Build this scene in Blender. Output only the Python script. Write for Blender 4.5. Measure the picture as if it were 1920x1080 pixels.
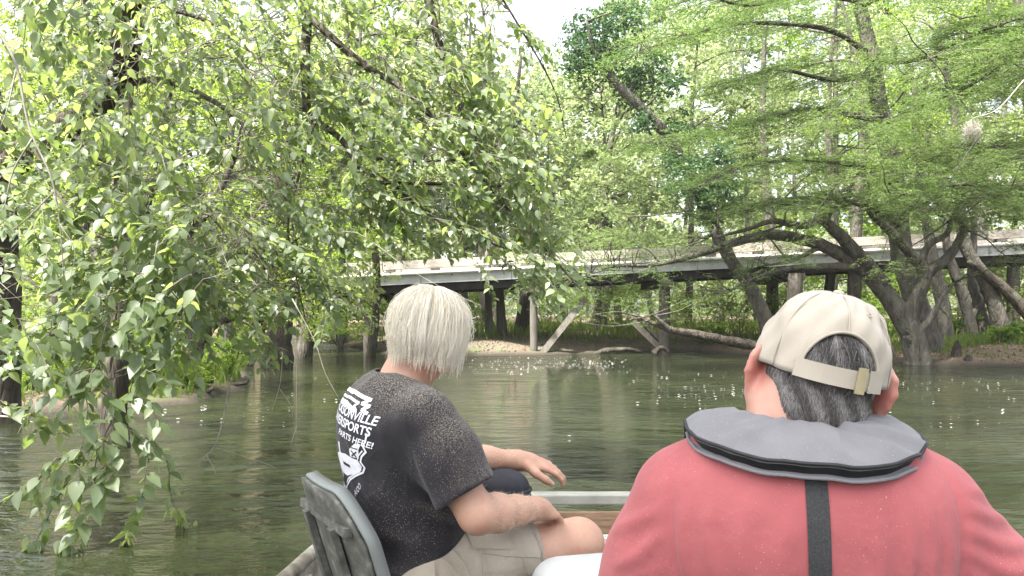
import bpy, bmesh, math, random
import numpy as np
from mathutils import Vector, Matrix
from mathutils.bvhtree import BVHTree

for o in list(bpy.data.objects): bpy.data.objects.remove(o)
scene = bpy.context.scene
COL = scene.collection
rng = np.random.default_rng(11)
random.seed(5)

# ------------------------------------------------------------------ camera, sky, sun, exposure
FPX, HZ, CAMZ = 1450.0, 590.0, 1.3          # focal length in photo pixels, horizon row, eye height above the water
cam = bpy.data.cameras.new('camera'); camo = bpy.data.objects.new('camera', cam); COL.objects.link(camo)
cam.sensor_width = 36; cam.lens = 36*FPX/1920; cam.shift_y = (HZ-540)/1920
cam.clip_start = 0.05; cam.clip_end = 3000
camo.location = (0, 0, CAMZ); camo.rotation_euler = (math.pi/2, 0, 0)
scene.camera = camo

SUN_EL, SUN_AZ = math.radians(63), math.radians(228)   # azimuth measured clockwise from +Y, where the light comes from
world = bpy.data.worlds.new('World'); scene.world = world; world.use_nodes = True
wn = world.node_tree; wn.nodes.clear()
sky = wn.nodes.new('ShaderNodeTexSky'); sky.sky_type = 'NISHITA'; sky.sun_disc = False
sky.sun_elevation = SUN_EL; sky.sun_rotation = SUN_AZ
sky.air_density = 1.0; sky.dust_density = 4.0; sky.ozone_density = 1.0
bg = wn.nodes.new('ShaderNodeBackground'); bg.inputs['Strength'].default_value = 0.15
wo = wn.nodes.new('ShaderNodeOutputWorld')
hs = wn.nodes.new('ShaderNodeHueSaturation'); hs.inputs['Saturation'].default_value = .35     # thin high cloud whitens the blue
wn.links.new(sky.outputs[0], hs.inputs['Color']); wn.links.new(hs.outputs[0], bg.inputs[0]); wn.links.new(bg.outputs[0], wo.inputs[0])
sl = bpy.data.lights.new('sun', 'SUN'); sl.energy = 4.9; sl.angle = math.radians(3.0); sl.color = (1.0, 0.95, 0.86)
so = bpy.data.objects.new('sun', sl); COL.objects.link(so)
sd = Vector((math.sin(SUN_AZ)*math.cos(SUN_EL), math.cos(SUN_AZ)*math.cos(SUN_EL), math.sin(SUN_EL)))
so.rotation_euler = (-sd).to_track_quat('-Z', 'Y').to_euler(); so.location = (0, 0, 40)
scene.view_settings.view_transform = 'Standard'; scene.view_settings.look = 'None'
scene.view_settings.exposure = 2.1; scene.view_settings.gamma = 1.0
scene.render.engine = 'CYCLES'
cy = scene.cycles
cy.max_bounces = 7; cy.diffuse_bounces = 4; cy.glossy_bounces = 3; cy.transmission_bounces = 5; cy.transparent_max_bounces = 4
cy.caustics_reflective = False; cy.caustics_refractive = False; cy.use_denoising = True
cy.sample_clamp_indirect = 6

# ------------------------------------------------------------------ helpers
def P(x, y, D):                              # photo pixel + distance from the camera -> point in the place
    return np.array([(x-960)/FPX*D, D, CAMZ+(HZ-y)/FPX*D])
def V(*a): return np.array(a, float)
def nrm(a):
    a = np.asarray(a, float); return a/np.maximum(np.linalg.norm(a, axis=-1, keepdims=True), 1e-9)

def rand_unit(n):
    return nrm(rng.normal(0, 1, (n, 3)))

def mesh_data(name, verts, faces, mats, smooth=True, attr=None):
    """faces: list of int arrays (n,k)"""
    verts = np.asarray(verts, np.float32).reshape(-1, 3)
    faces = [np.asarray(f, np.int32) for f in faces if len(f)]
    me = bpy.data.meshes.new(name)
    me.vertices.add(len(verts)); me.vertices.foreach_set('co', verts.ravel())
    lv = np.concatenate([f.ravel() for f in faces]); tot = np.concatenate([np.full(len(f), f.shape[1], np.int32) for f in faces])
    me.loops.add(len(lv)); me.loops.foreach_set('vertex_index', lv)
    me.polygons.add(len(tot)); st = np.concatenate([[0], np.cumsum(tot)[:-1]]).astype(np.int32)
    me.polygons.foreach_set('loop_start', st); me.polygons.foreach_set('loop_total', tot)
    me.polygons.foreach_set('use_smooth', np.full(len(tot), smooth))
    if attr is not None:
        a = me.attributes.new('tint', 'FLOAT', 'POINT'); a.data.foreach_set('value', np.asarray(attr, np.float32))
    me.update(calc_edges=True)
    for m in (mats if isinstance(mats, (list, tuple)) else [mats]): me.materials.append(m)
    return me

def link(name, data, parent=None, loc=None):
    o = bpy.data.objects.new(name, data); COL.objects.link(o)
    if parent is not None: o.parent = parent
    if loc is not None: o.location = loc
    return o
def tag(o, label, cat, group=None):
    o['label'] = label; o['category'] = cat
    if group: o['group'] = group
    return o
def thing(name, label, cat, loc=(0, 0, 0), rotz=0, group=None):
    o = link(name, None, None, loc); o.rotation_euler = (0, 0, rotz); o.empty_display_size = .2
    return tag(o, label, cat, group)

class MB:
    """collects vertices and faces for ONE mesh"""
    def __init__(s): s.v = []; s.f = []; s.t = []; s.n = 0
    def add(s, v, faces, tint=None):
        v = np.asarray(v, float).reshape(-1, 3)
        for f in faces:
            if len(f): s.f.append(np.asarray(f, np.int64)+s.n)
        s.v.append(v); s.n += len(v)
        s.t.append(np.full(len(v), .5) if tint is None else np.broadcast_to(np.asarray(tint, float), (len(v),)))
        return s
    def box(s, c, size, R=None):
        c = np.asarray(c, float); h = np.asarray(size, float)/2
        q = np.array([[x, y, z] for x in (-1, 1) for y in (-1, 1) for z in (-1, 1)], float)*h
        if R is not None: q = q@np.asarray(R, float).T
        return s.add(q+c, [np.array([[0, 1, 3, 2], [4, 6, 7, 5], [0, 4, 5, 1], [2, 3, 7, 6], [0, 2, 6, 4], [1, 5, 7, 3]])])
    def rbox(s, c, size, r=.01, R=None, seg=2):
        bm = bmesh.new(); bmesh.ops.create_cube(bm, size=1.0)
        for v in bm.verts: v.co = Vector((v.co.x*size[0], v.co.y*size[1], v.co.z*size[2]))
        bmesh.ops.bevel(bm, geom=bm.edges[:], offset=r, segments=seg, affect='EDGES', profile=.5)
        return s.bm(bm, c, R)
    def bm(s, bm, c=(0, 0, 0), R=None):
        bm.verts.index_update(); v = np.array([q.co[:] for q in bm.verts])
        if R is not None: v = v@np.asarray(R, float).T
        by = {}
        for f in bm.faces: by.setdefault(len(f.verts), []).append([q.index for q in f.verts])
        s.add(v+np.asarray(c, float), [np.array(x) for x in by.values()]); bm.free(); return s
    def bar(s, a, b, w, h, up=(0, 0, 1)):
        a = np.asarray(a, float); b = np.asarray(b, float); d = b-a; L = np.linalg.norm(d); y = d/L
        x = nrm(np.cross(y, up)); z = np.cross(x, y)
        return s.box((a+b)/2, (w, L, h), np.stack([x, y, z], 1))
    def tube(s, pts, rad, sides=8, n=None, rough=0.0, cap=True, tint=None, smooth=True):
        v, f, ends = tube_arrays(pts, rad, sides, n, rough, smooth)
        return s.add(v, f, tint)
    def build(s, name, m, parent=None, smooth=True, tint=False, loc=None):
        me = mesh_data(name, np.concatenate(s.v), s.f, m, smooth, np.concatenate(s.t) if tint else None)
        return link(name, me, parent, loc)

def catmull(p, n):
    p = np.asarray(p, float)
    if len(p) < 3:
        t = np.linspace(0, 1, n)[:, None]; return p[0]*(1-t)+p[-1]*t
    q = np.vstack([2*p[0]-p[1], p, 2*p[-1]-p[-2]])
    seg = len(p)-1; u = np.linspace(0, seg, n); i = np.minimum(u.astype(int), seg-1); t = (u-i)[:, None]
    a, b, c, d = q[i], q[i+1], q[i+2], q[i+3]
    return .5*((2*b)+(-a+c)*t+(2*a-5*b+4*c-d)*t**2+(-a+3*b-3*c+d)*t**3)
def tube_arrays(pts, rad, sides=8, n=None, rough=0.0, smooth=True):
    pts = np.asarray(pts, float); k = len(pts)
    rad = np.broadcast_to(np.asarray(rad, float), (k,)) if np.ndim(rad) == 0 or len(np.atleast_1d(rad)) == k else np.linspace(rad[0], rad[-1], k)
    if n is None: n = max(3, (k-1)*4+1) if smooth else k
    c = catmull(pts, n) if smooth else pts; n = len(c)
    r = np.interp(np.linspace(0, k-1, n), np.arange(k), rad)
    t = nrm(np.gradient(c, axis=0))
    ref = np.array([0, 0, 1.]) if abs(t[0, 2]) < .9 else np.array([1., 0, 0])
    u = np.zeros_like(t); u[0] = nrm(np.cross(t[0], ref))
    for i in range(1, n):
        q = u[i-1]-t[i]*np.dot(u[i-1], t[i]); u[i] = nrm(q)
    w = np.cross(t, u)
    a = np.linspace(0, 2*np.pi, sides, endpoint=False)
    rr = np.repeat(r[:, None], sides, 1)
    if rough:
        base = rng.normal(0, 1, (n, sides)); base = (base+np.roll(base, 1, 0)+np.roll(base, 1, 1))/1.7
        rr = rr*(1+rough*base)
    v = c[:, None, :]+(u[:, None, :]*np.cos(a)[None, :, None]+w[:, None, :]*np.sin(a)[None, :, None])*rr[:, :, None]
    idx = np.arange(n*sides).reshape(n, sides)
    A = idx[:-1]; B = np.roll(idx, -1, 1)[:-1]; C = np.roll(idx, -1, 1)[1:]; Dd = idx[1:]
    f = np.stack([A, B, C, Dd], -1).reshape(-1, 4)
    v = np.vstack([v.reshape(-1, 3), c[0], c[-1]]); i0 = n*sides
    ar = np.arange(sides); s0 = np.stack([np.full(sides, i0), np.roll(ar, -1), ar], 1)
    la = (n-1)*sides+ar; s1 = np.stack([np.full(sides, i0+1), la, np.roll(la, -1)], 1)
    return v, [f, np.vstack([s0, s1])], c

# ------------------------------------------------------------------ materials
def nodes(name):
    m = bpy.data.materials.new(name); m.use_nodes = True; nt = m.node_tree; nt.nodes.clear(); return m, nt
def nd(nt, typ, **kw):
    n = nt.nodes.new('ShaderNode'+typ)
    for k, v in kw.items():
        if k.startswith('_'): setattr(n, k[1:], v); continue
        k2 = int(k[1:]) if k[0] == 'i' and k[1:].isdigit() else k.replace('__', ' ')
        s = n.inputs[k2]
        if isinstance(v, bpy.types.NodeSocket): nt.links.new(v, s)
        else: s.default_value = v
    return n
def ramp(nt, fac, stops):
    r = nt.nodes.new('ShaderNodeValToRGB'); e = r.color_ramp.elements
    while len(e) < len(stops): e.new(.5)
    for q, (p, c) in zip(e, stops): q.position = p; q.color = (c[0], c[1], c[2], 1)
    nt.links.new(fac, r.inputs[0]); return r.outputs[0]
def noise(nt, vec, scale, detail=4, rough=.55, dist=0):
    return nd(nt, 'TexNoise', Vector=vec, Scale=scale, Detail=detail, Roughness=rough, Distortion=dist).outputs['Fac']
def mapping(nt, scale=(1, 1, 1), coord='Object'):
    tc = nt.nodes.new('ShaderNodeTexCoord')
    return nd(nt, 'Mapping', Vector=tc.outputs[coord], Scale=scale).outputs[0]
def mixc(nt, fac, a, b, mode='MIX'):
    n = nt.nodes.new('ShaderNodeMix'); n.data_type = 'RGBA'; n.blend_type = mode
    for s, v in ((n.inputs[0], fac), (n.inputs[6], a), (n.inputs[7], b)):
        if isinstance(v, bpy.types.NodeSocket): nt.links.new(v, s)
        else: s.default_value = v if np.ndim(v) == 0 else (*v[:3], 1)
    return n.outputs[2]
def math_(nt, op, a, b=0.0, clamp=False):
    n = nt.nodes.new('ShaderNodeMath'); n.operation = op; n.use_clamp = clamp
    for s, v in ((n.inputs[0], a), (n.inputs[1], b)):
        if isinstance(v, bpy.types.NodeSocket): nt.links.new(v, s)
        else: s.default_value = v
    return n.outputs[0]
def mrange(nt, v, a, b, c=0.0, d=1.0):
    return nd(nt, 'MapRange', Value=v, i1=a, i2=b, i3=c, i4=d).outputs[0]
def bump(nt, h, strength=.3, dist=.01, normal=None):
    b = nd(nt, 'Bump', Height=h, Strength=strength, Distance=dist)
    if normal is not None: nt.links.new(normal, b.inputs['Normal'])
    return b.outputs[0]
def princ(nt, **kw):
    p = nd(nt, 'BsdfPrincipled', **kw); o = nt.nodes.new('ShaderNodeOutputMaterial')
    nt.links.new(p.outputs[0], o.inputs[0]); return p
def simple(name, stops, scale=8, rough=.6, bumpk=.2, bdist=.004, stretch=(1, 1, 1), metallic=0.0, spec=.5, detail=5):
    m, nt = nodes(name); v = mapping(nt, stretch); f = noise(nt, v, scale, detail)
    c = ramp(nt, f, stops); h = noise(nt, v, scale*4, 4)
    princ(nt, Base__Color=c, Roughness=rough, Metallic=metallic, Normal=bump(nt, h, bumpk, bdist)).inputs['Specular IOR Level'].default_value = spec
    return m
def leafmat(name, stops, tstops, trans=.45, rough=.42, spec=.5):
    m, nt = nodes(name)
    a = nd(nt, 'Attribute', _attribute_name='tint').outputs['Fac']
    c = ramp(nt, a, stops); t = ramp(nt, a, tstops)
    p = nd(nt, 'BsdfPrincipled', Base__Color=c, Roughness=rough); p.inputs['Specular IOR Level'].default_value = spec
    tr = nd(nt, 'BsdfTranslucent', Color=t)
    mx = nd(nt, 'MixShader', i0=trans, i1=p.outputs[0], i2=tr.outputs[0])
    o = nt.nodes.new('ShaderNodeOutputMaterial'); nt.links.new(mx.outputs[0], o.inputs[0]); return m
def barkmat(name, stops, scale=7):
    m, nt = nodes(name); v = mapping(nt, (1, 1, .22)); f = noise(nt, v, scale, 6, .6, .4)
    w = nd(nt, 'TexVoronoi', Vector=v, Scale=scale*2.2, _feature='DISTANCE_TO_EDGE').outputs['Distance']
    w2 = mrange(nt, w, 0, .25)
    v2 = mapping(nt, (1, 1, 1)); pat = noise(nt, v2, 1.7, 3)
    c = ramp(nt, f, stops)
    c = mixc(nt, mrange(nt, pat, .5, .75, 0, .45), c, (.16, .17, .13))
    h = math_(nt, 'ADD', math_(nt, 'MULTIPLY', w2, .6), f)
    princ(nt, Base__Color=c, Roughness=.9, Normal=bump(nt, h, .9, .03)).inputs['Specular IOR Level'].default_value = .2
    return m

M = {}
M['leaf_fg'] = leafmat('broad_leaf', [(0, (.07, .095, .05)), (.5, (.125, .17, .09)), (1, (.20, .24, .135))],
                       [(0, (.17, .25, .07)), (.5, (.32, .43, .10)), (1, (.47, .55, .17))], .5, .42, .6)
M['leaf_bright'] = leafmat('sunlit_leaf', [(0, (.06, .11, .02)), (.5, (.10, .17, .03)), (1, (.15, .21, .05))],
                       [(0, (.20, .34, .03)), (.5, (.32, .46, .05)), (1, (.48, .56, .10))], .5, .5, .3)
M['leaf_cyp'] = leafmat('feathery_leaf', [(0, (.035, .07, .022)), (.5, (.075, .115, .04)), (1, (.12, .16, .07))],
                       [(0, (.11, .20, .04)), (.5, (.20, .30, .08)), (1, (.34, .42, .15))], .42, .6, .25)
M['leaf_ivy'] = leafmat('ivy_leaf', [(0, (.028, .065, .028)), (.5, (.05, .095, .045)), (1, (.085, .135, .06))],
                       [(0, (.05, .15, .03)), (1, (.15, .28, .07))], .32, .45, .4)
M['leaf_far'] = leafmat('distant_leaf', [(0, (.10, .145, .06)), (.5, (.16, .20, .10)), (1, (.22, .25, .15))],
                       [(0, (.28, .38, .14)), (.5, (.42, .50, .22)), (1, (.54, .60, .30))], .52, .6, .25)  # paler than the near leaves: the haze of distance is put into the colour
M['grass'] = leafmat('grass_blade', [(0, (.06, .11, .02)), (.6, (.12, .18, .04)), (1, (.24, .22, .10))],
                       [(0, (.18, .32, .04)), (1, (.40, .46, .10))], .45, .6, .2)
M['bark_dark'] = barkmat('dark_bark', [(.3, (.025, .02, .016)), (.7, (.09, .075, .06))])
M['bark_grey'] = barkmat('grey_bark', [(.3, (.042, .037, .031)), (.7, (.145, .13, .11))])
M['bark_pale'] = barkmat('pale_bark', [(.3, (.09, .082, .07)), (.7, (.26, .24, .21))])
M['twig_pale'] = simple('pale_twig', [(.3, (.20, .18, .15)), (.7, (.42, .39, .34))], 20, .85)
M['twig_mid'] = simple('weathered_twig', [(.3, (.14, .125, .10)), (.7, (.28, .26, .22))], 20, .85)
M['twig'] = simple('brown_twig', [(.3, (.08, .07, .055)), (.7, (.18, .16, .13))], 20, .85)
# ------------------------------------------------------------------ setting: river and ground
RIVER = np.array([(-10, -40), (-9, -6), (-8.2, 3), (-7.6, 7), (-6.8, 9.8), (-5.6, 10.8), (-4.7, 11.2), (-4.6, 13.3), (-5.6, 16.5), (-7.2, 21), (-10, 27), (-16, 42),
                  (-12.5, 43), (-7.5, 33), (-4.6, 26.5), (-2.6, 24.6), (-1, 24.2), (.9, 25.0), (2.7, 26), (4.5, 26.8), (6.3, 26.6), (8, 24.4), (9.8, 23.3),
                  (9.9, 20.9), (11.0, 20.3), (12.4, 18.9), (17, 14), (24, 5), (24, -40)], float)
def river_sd(x, y):                       # signed distance to the waterline, positive on land
    p = np.stack([x, y], -1); d = np.full(x.shape, 1e9); inside = np.zeros(x.shape, bool)
    n = len(RIVER)
    for i in range(n):
        a = RIVER[i]; b = RIVER[(i+1) % n]; e = b-a; w = p-a
        t = np.clip((w@e)/(e@e), 0, 1); d = np.minimum(d, np.linalg.norm(w-t[..., None]*e, axis=-1))
        c = ((a[1] > y) != (b[1] > y)) & (x < (b[0]-a[0])*(y-a[1])/((b[1]-a[1]) if b[1] != a[1] else 1e-9)+a[0]); inside ^= c
    return np.where(inside, -d, d)
def lump(x, y):
    return (np.sin(x*1.3+.7*np.sin(y*.9))*np.cos(y*1.1+.5*np.sin(x*1.7))+.5*np.sin(x*3.1+y*2.3)+.4*np.cos(y*4.3-x*2.1))/1.9
def ground_z(x, y):
    x = np.asarray(x, float); y = np.asarray(y, float)
    d = river_sd(x, y)+.22*lump(x*1.6, y*1.6)
    land = .03+.62*(1-np.exp(-np.maximum(d, 0)/2.2))+.07*lump(x, y)*np.minimum(np.maximum(d, 0), 1)+.012*np.clip(d-3, 0, 40)
    bed = -1.1*(1-np.exp(np.minimum(d, 0)/.9))
    return np.where(d > 0, land, bed)
gx = np.concatenate([[-900, -300, -120, -70], np.arange(-45, 40, .3), [46, 60, 100, 300, 900]])
gy = np.concatenate([[-300, -100, -40], np.arange(-22, 70, .3), [75, 90, 140, 300, 1200]])
GX, GY = np.meshgrid(gx, gy); GZ = ground_z(GX, GY)
idx = np.arange(GX.size).reshape(GX.shape)
gf = np.stack([idx[:-1, :-1], idx[:-1, 1:], idx[1:, 1:], idx[1:, :-1]], -1).reshape(-1, 4)
m, nt = nodes('river_bank'); v = mapping(nt)
n1 = noise(nt, v, 1.3, 6); n2 = noise(nt, v, 14, 6, .7); n3 = nd(nt, 'TexVoronoi', Vector=v, Scale=22).outputs['Color']
litter = ramp(nt, n2, [(.3, (.05, .037, .025)), (.5, (.12, .085, .055)), (.72, (.21, .16, .11))])
sand = ramp(nt, n2, [(.3, (.07, .06, .043)), (.7, (.14, .12, .09))])
sep = nd(nt, 'SeparateXYZ', Vector=nt.nodes['Texture Coordinate'].outputs['Object'])
sx = math_(nt, 'MULTIPLY', mrange(nt, sep.outputs[0], -4, -2), mrange(nt, sep.outputs[0], 7.5, 6)); sy = math_(nt, 'MULTIPLY', mrange(nt, sep.outputs[1], 21, 23), mrange(nt, sep.outputs[1], 30, 28))
c = mixc(nt, math_(nt, 'MULTIPLY', math_(nt, 'MULTIPLY', sx, sy), mrange(nt, n1, .35, .5)), litter, sand)
c = mixc(nt, mrange(nt, n1, .52, .66, 0, .7), c, (.09, .13, .035))
wet = mrange(nt, sep.outputs[2], .03, .16)
c = mixc(nt, math_(nt, 'SUBTRACT', 1.0, wet), c, (.035, .028, .02))
princ(nt, Base__Color=c, Roughness=.95, Normal=bump(nt, n2, .6, .04))
M['ground'] = m
g = link('ground', mesh_data('ground', np.stack([GX, GY, GZ], -1), [gf], M['ground'])); g['kind'] = 'structure'

m, nt = nodes('river_water'); v = mapping(nt)
va = mapping(nt, (.55, 1.25, 1)); vb = mapping(nt, (1.0, 2.2, 1))
w1 = noise(nt, va, 1.1, 3, .5, .8); w2 = noise(nt, vb, 4.2, 4, .55, .7); w3 = noise(nt, vb, 13, 3, .5, .4)
patch = mrange(nt, noise(nt, v, .28, 3), .35, .65, .3, 1.3)
hh = math_(nt, 'ADD', math_(nt, 'ADD', math_(nt, 'MULTIPLY', w1, 1.2), math_(nt, 'MULTIPLY', noise(nt, va, 2.6, 2, .5, .9), math_(nt, 'MULTIPLY', patch, .75))), math_(nt, 'ADD', math_(nt, 'MULTIPLY', w2, math_(nt, 'MULTIPLY', patch, .55)), math_(nt, 'MULTIPLY', w3, math_(nt, 'MULTIPLY', patch, .15))))
wc = ramp(nt, noise(nt, v, .6, 3), [(.3, (.010, .013, .006)), (.7, (.020, .024, .011))])
pw = princ(nt, Base__Color=wc, Roughness=.02, IOR=1.33, Normal=bump(nt, hh, .7, .12)); pw.inputs['Specular IOR Level'].default_value = .8
M['water'] = m
wx = np.concatenate([[-900, -200], np.linspace(-60, 40, 41), [200, 900]]); wy = np.concatenate([[-300], np.linspace(-40, 60, 41), [300, 1200]])
WX, WY = np.meshgrid(wx, wy); idx = np.arange(WX.size).reshape(WX.shape)
wf = np.stack([idx[:-1, :-1], idx[:-1, 1:], idx[1:, 1:], idx[1:, :-1]], -1).reshape(-1, 4)
w = link('river_water', mesh_data('river_water', np.stack([WX, WY, np.zeros_like(WX)], -1), [wf], M['water'])); w['kind'] = 'structure'

# foam flecks drifting on the river
fm = MB(); M['foam'] = simple('foam', [(.3, (.62, .62, .58)), (.7, (.82, .82, .80))], 60, .7)
def fleck(c, r):
    n = 7; a = np.linspace(0, 2*np.pi, n, endpoint=False); q = r*(.6+.6*rng.random(n))
    ring = np.stack([c[0]+q*np.cos(a)*2.2, c[1]+q*np.sin(a), np.full(n, .003)], 1)
    top = np.array([[c[0], c[1], .003+r*.12]]); ar = np.arange(n)
    fm.add(np.vstack([ring, top]), [np.stack([ar, np.roll(ar, -1), np.full(n, n)], 1)])
for (x0, x1, y0, y1, k) in [(880, 1180, 668, 700, 260), (900, 1150, 676, 690, 170), (1180, 1420, 690, 760, 50), (1660, 1920, 690, 800, 45), (560, 900, 690, 760, 50), (1230, 1420, 720, 745, 70), (1690, 1900, 706, 730, 40), (1000, 1900, 700, 900, 30), (300, 560, 690, 800, 50)]:
    for _ in range(k):
        px, py = rng.uniform(x0, x1), rng.uniform(y0, y1); D = FPX*CAMZ/(py-HZ); q = P(px, py, D)
        if river_sd(np.array([q[0]]), np.array([q[1]]))[0] < -.25: fleck(q, (.0026+.008*rng.random()**3)*(.6+D/22))
f = fm.build('foam_flecks', M['foam']); f['kind'] = 'stuff'; tag(f, 'scattered white foam flecks drifting on the dark river', 'foam')

# ------------------------------------------------------------------ bridge
M['timber'] = simple('weathered_timber', [(.3, (.26, .225, .19)), (.7, (.46, .42, .37))], 6, .85, .5, .01, (.4, 6, 6))
M['fascia'] = simple('pale_fascia', [(.3, (.27, .275, .27)), (.7, (.40, .405, .395))], 3, .6, .2, .005)
M['pipe'] = simple('pale_pipe', [(.3, (.50, .49, .46)), (.7, (.66, .65, .62))], 5, .5)
M['girder'] = simple('dark_girder', [(.3, (.016, .014, .012)), (.7, (.045, .04, .035))], 4, .8)
M['pile'] = simple('grey_pile', [(.3, (.075, .068, .057)), (.7, (.17, .155, .13))], 7, .9, .6, .02, (3, 3, .4))
M['pile_dark'] = simple('dark_pile', [(.3, (.035, .03, .025)), (.7, (.10, .085, .07))], 7, .9, .6, .02, (3, 3, .4))
bridge = thing('bridge', 'low weathered bridge with pale fascia crossing the river behind both people', 'bridge', (0, 25, 0))
BX0, BX1 = -15.0, 24.0
def by(x): return 25.8-.07*(x+5.56)           # the front edge's distance
def bz(x): return 3.0+.046*(x+5.56)           # top of the kerb timber
def bpt(x, dy, dz): return V(x, by(x)+dy-25, bz(x)+dz)
def bplank(name, x0, x1, dy, z0, z1, th, mt):
    mb = MB(); q = []
    for x in (x0, x1):
        for (yy, zz) in ((dy, z0), (dy+th, z0), (dy+th, z1), (dy, z1)): q.append(bpt(x, yy, zz))
    mb.add(q, [np.array([[0, 1, 2, 3], [7, 6, 5, 4], [0, 4, 5, 1], [1, 5, 6, 2], [2, 6, 7, 3], [3, 7, 4, 0]])])
    return mb.build(name, mt, bridge, smooth=False)
x = BX0
while x < BX1:
    L = 3.6+rng.uniform(-.2, .2); j = rng.uniform(-.015, .015)
    bplank('kerb_timber', x, x+L-.03, -.02+j, -.27+j, 0+j, .26, M['timber']); x += L
x = BX0+.3
while x < BX1:
    bplank('spacer_block', x, x+.3, .03, -.40, -.272, .2, M['timber']); x += 1.5
bplank('deck', BX0, BX1, .02, -.56, -.405, 4.0, M['pile_dark'])
mb = MB(); mb.tube([bpt(BX0, -.12, -.45), bpt(BX1, -.12, -.45)], .055, 10, 2); mb.build('pipe', M['pipe'], bridge)
x = BX0
while x < BX1:
    bplank('fascia_panel', x, x+2.98, -.06, -.79, -.51, .06, M['fascia']); x += 3.0
x = BX0+1
while x < BX1:
    bplank('pipe_bracket', x, x+.05, -.19, -.56, -.507, .14, M['girder']); x += 3.0
bplank('girder', BX0, BX1, .25, -1.04, -.58, .25, M['girder'])
bplank('girder', BX0, BX1, 3.3, -1.04, -.58, .25, M['girder'])
x = BX0
while x < BX1:
    bplank('kerb_timber', x, x+3.55, 3.75, -.27, 0, .26, M['timber']); x += 3.6
def bpile(px, D, mt, w, top=None, lean=0):
    q = P(px, HZ, D); x, y = q[0], q[1]; zt = bz(x)-1.05 if top is None else top
    zb = min(ground_z(x, y), 0)-.3
    mb = MB(); mb.tube([V(x-lean, y-25, zb), V(x, y-25, (zb+zt)/2), V(x, y-25, zt)], [w*1.06, w, w*.97], 10, 6, .03); return mb.build('pile', mt, bridge)
bpile(1001, 25.3, M['pile'], .13); bpile(1246, 25.4, M['pile_dark'], .19); 
bpile(1490, 24.9, M['pile_dark'], .25); bpile(690, 26.3, M['pile_dark'], .15); bpile(1900, 25, M['pile_dark'], .2)
for (a, b, w) in [((1012, 661, 25.2), (1098, 560, 25.9), .2), ((1240, 650, 25.3), (1186, 604, 25.6), .18), ((1252, 646, 25.6), (1196, 596, 25.9), .12)]:
    mb = MB(); mb.bar(P(*a)-V(0, 25, .12), P(*b)-V(0, 25, 0), w, .14, (0, -1, .2)); mb.build('brace', M['pile'] if w > .19 else M['pile_dark'], bridge, smooth=False)
for px in (1001, 1246, 1490, 690):
    q = P(px, HZ, 25.3); mb = MB(); mb.box((q[0], 1.9, bz(q[0])-1.16), (.34, 4.2, .22)); mb.build('cap_beam', M['pile_dark'], bridge, smooth=False)
# ------------------------------------------------------------------ leaves and trees
def diamond_leaves(mb, c, ax, nr, L, W, tint, fold=.25):
    """two folded triangles per leaf"""
    n = len(c); ax = nrm(ax); s = nrm(np.cross(nr, ax)); nn = np.cross(ax, s)
    L = np.broadcast_to(L, (n,))[:, None]; W = np.broadcast_to(W, (n,))[:, None]
    b = c-ax*L*.5; t = c+ax*L*.5-nn*L*.08; m0 = c-ax*L*.06
    l = m0+s*W*.5+nn*W*fold; r = m0-s*W*.5+nn*W*fold
    v = np.stack([b, l, t, r], 1).reshape(-1, 3); i = np.arange(n)[:, None]*4
    mb.add(v, [np.concatenate([i+[0, 2, 1], i+[0, 3, 2]])], np.repeat(np.broadcast_to(tint, (n,)), 4))
LEAF_T = np.array([0, .12, .32, .56, .8, 1.0]); LEAF_W = np.array([.0, .62, 1.0, .86, .42, 0])
def leaf_template(curl=.12, fold=.22):
    """unit leaf along +Y, face up +Z, base at the origin; midrib lower than the margins, teeth-free oval with a point"""
    v = []; f3 = []; f4 = []
    for t, w in zip(LEAF_T, LEAF_W):
        z = -curl*t*t; v.append((0, t, z))
        if 0 < t < 1: v += [(-.5*w, t-.03, z+fold*.5*w*.6), (.5*w, t-.03, z+fold*.5*w*.6)]
    # indices: 0 | 1,2,3 | 4,5,6 | 7,8,9 | 10,11,12 | 13
    f3 += [(0, 1, 2), (0, 3, 1), (13, 11, 10), (13, 10, 12)]
    for k in (1, 4, 7): f4 += [(k, k+3, k+4, k+1), (k, k+2, k+5, k+3)]
    return np.array(v, float), np.array(f3), np.array(f4)
def full_leaves(mb, base, ax, nr, L, W, tint):
    n = len(base); ax = nrm(ax); s = nrm(np.cross(ax, nr)); nn = np.cross(s, ax)
    v, f3, f4 = leaf_template(); k = len(v)
    L = np.broadcast_to(L, (n,)); W = np.broadcast_to(W, (n,))
    curl = rng.uniform(.2, 1.8, n)
    q = base[:, None, :]+s[:, None, :]*(v[None, :, 0]*W[:, None])[..., None]+ax[:, None, :]*(v[None, :, 1]*L[:, None])[..., None]+nn[:, None, :]*(v[None, :, 2]*L[:, None]*curl[:, None])[..., None]
    o = (np.arange(n)*k)[:, None, None]
    mb.add(q.reshape(-1, 3), [(f3[None]+o).reshape(-1, 3), (f4[None]+o).reshape(-1, 4)], np.repeat(np.broadcast_to(tint, (n,)), k))

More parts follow.
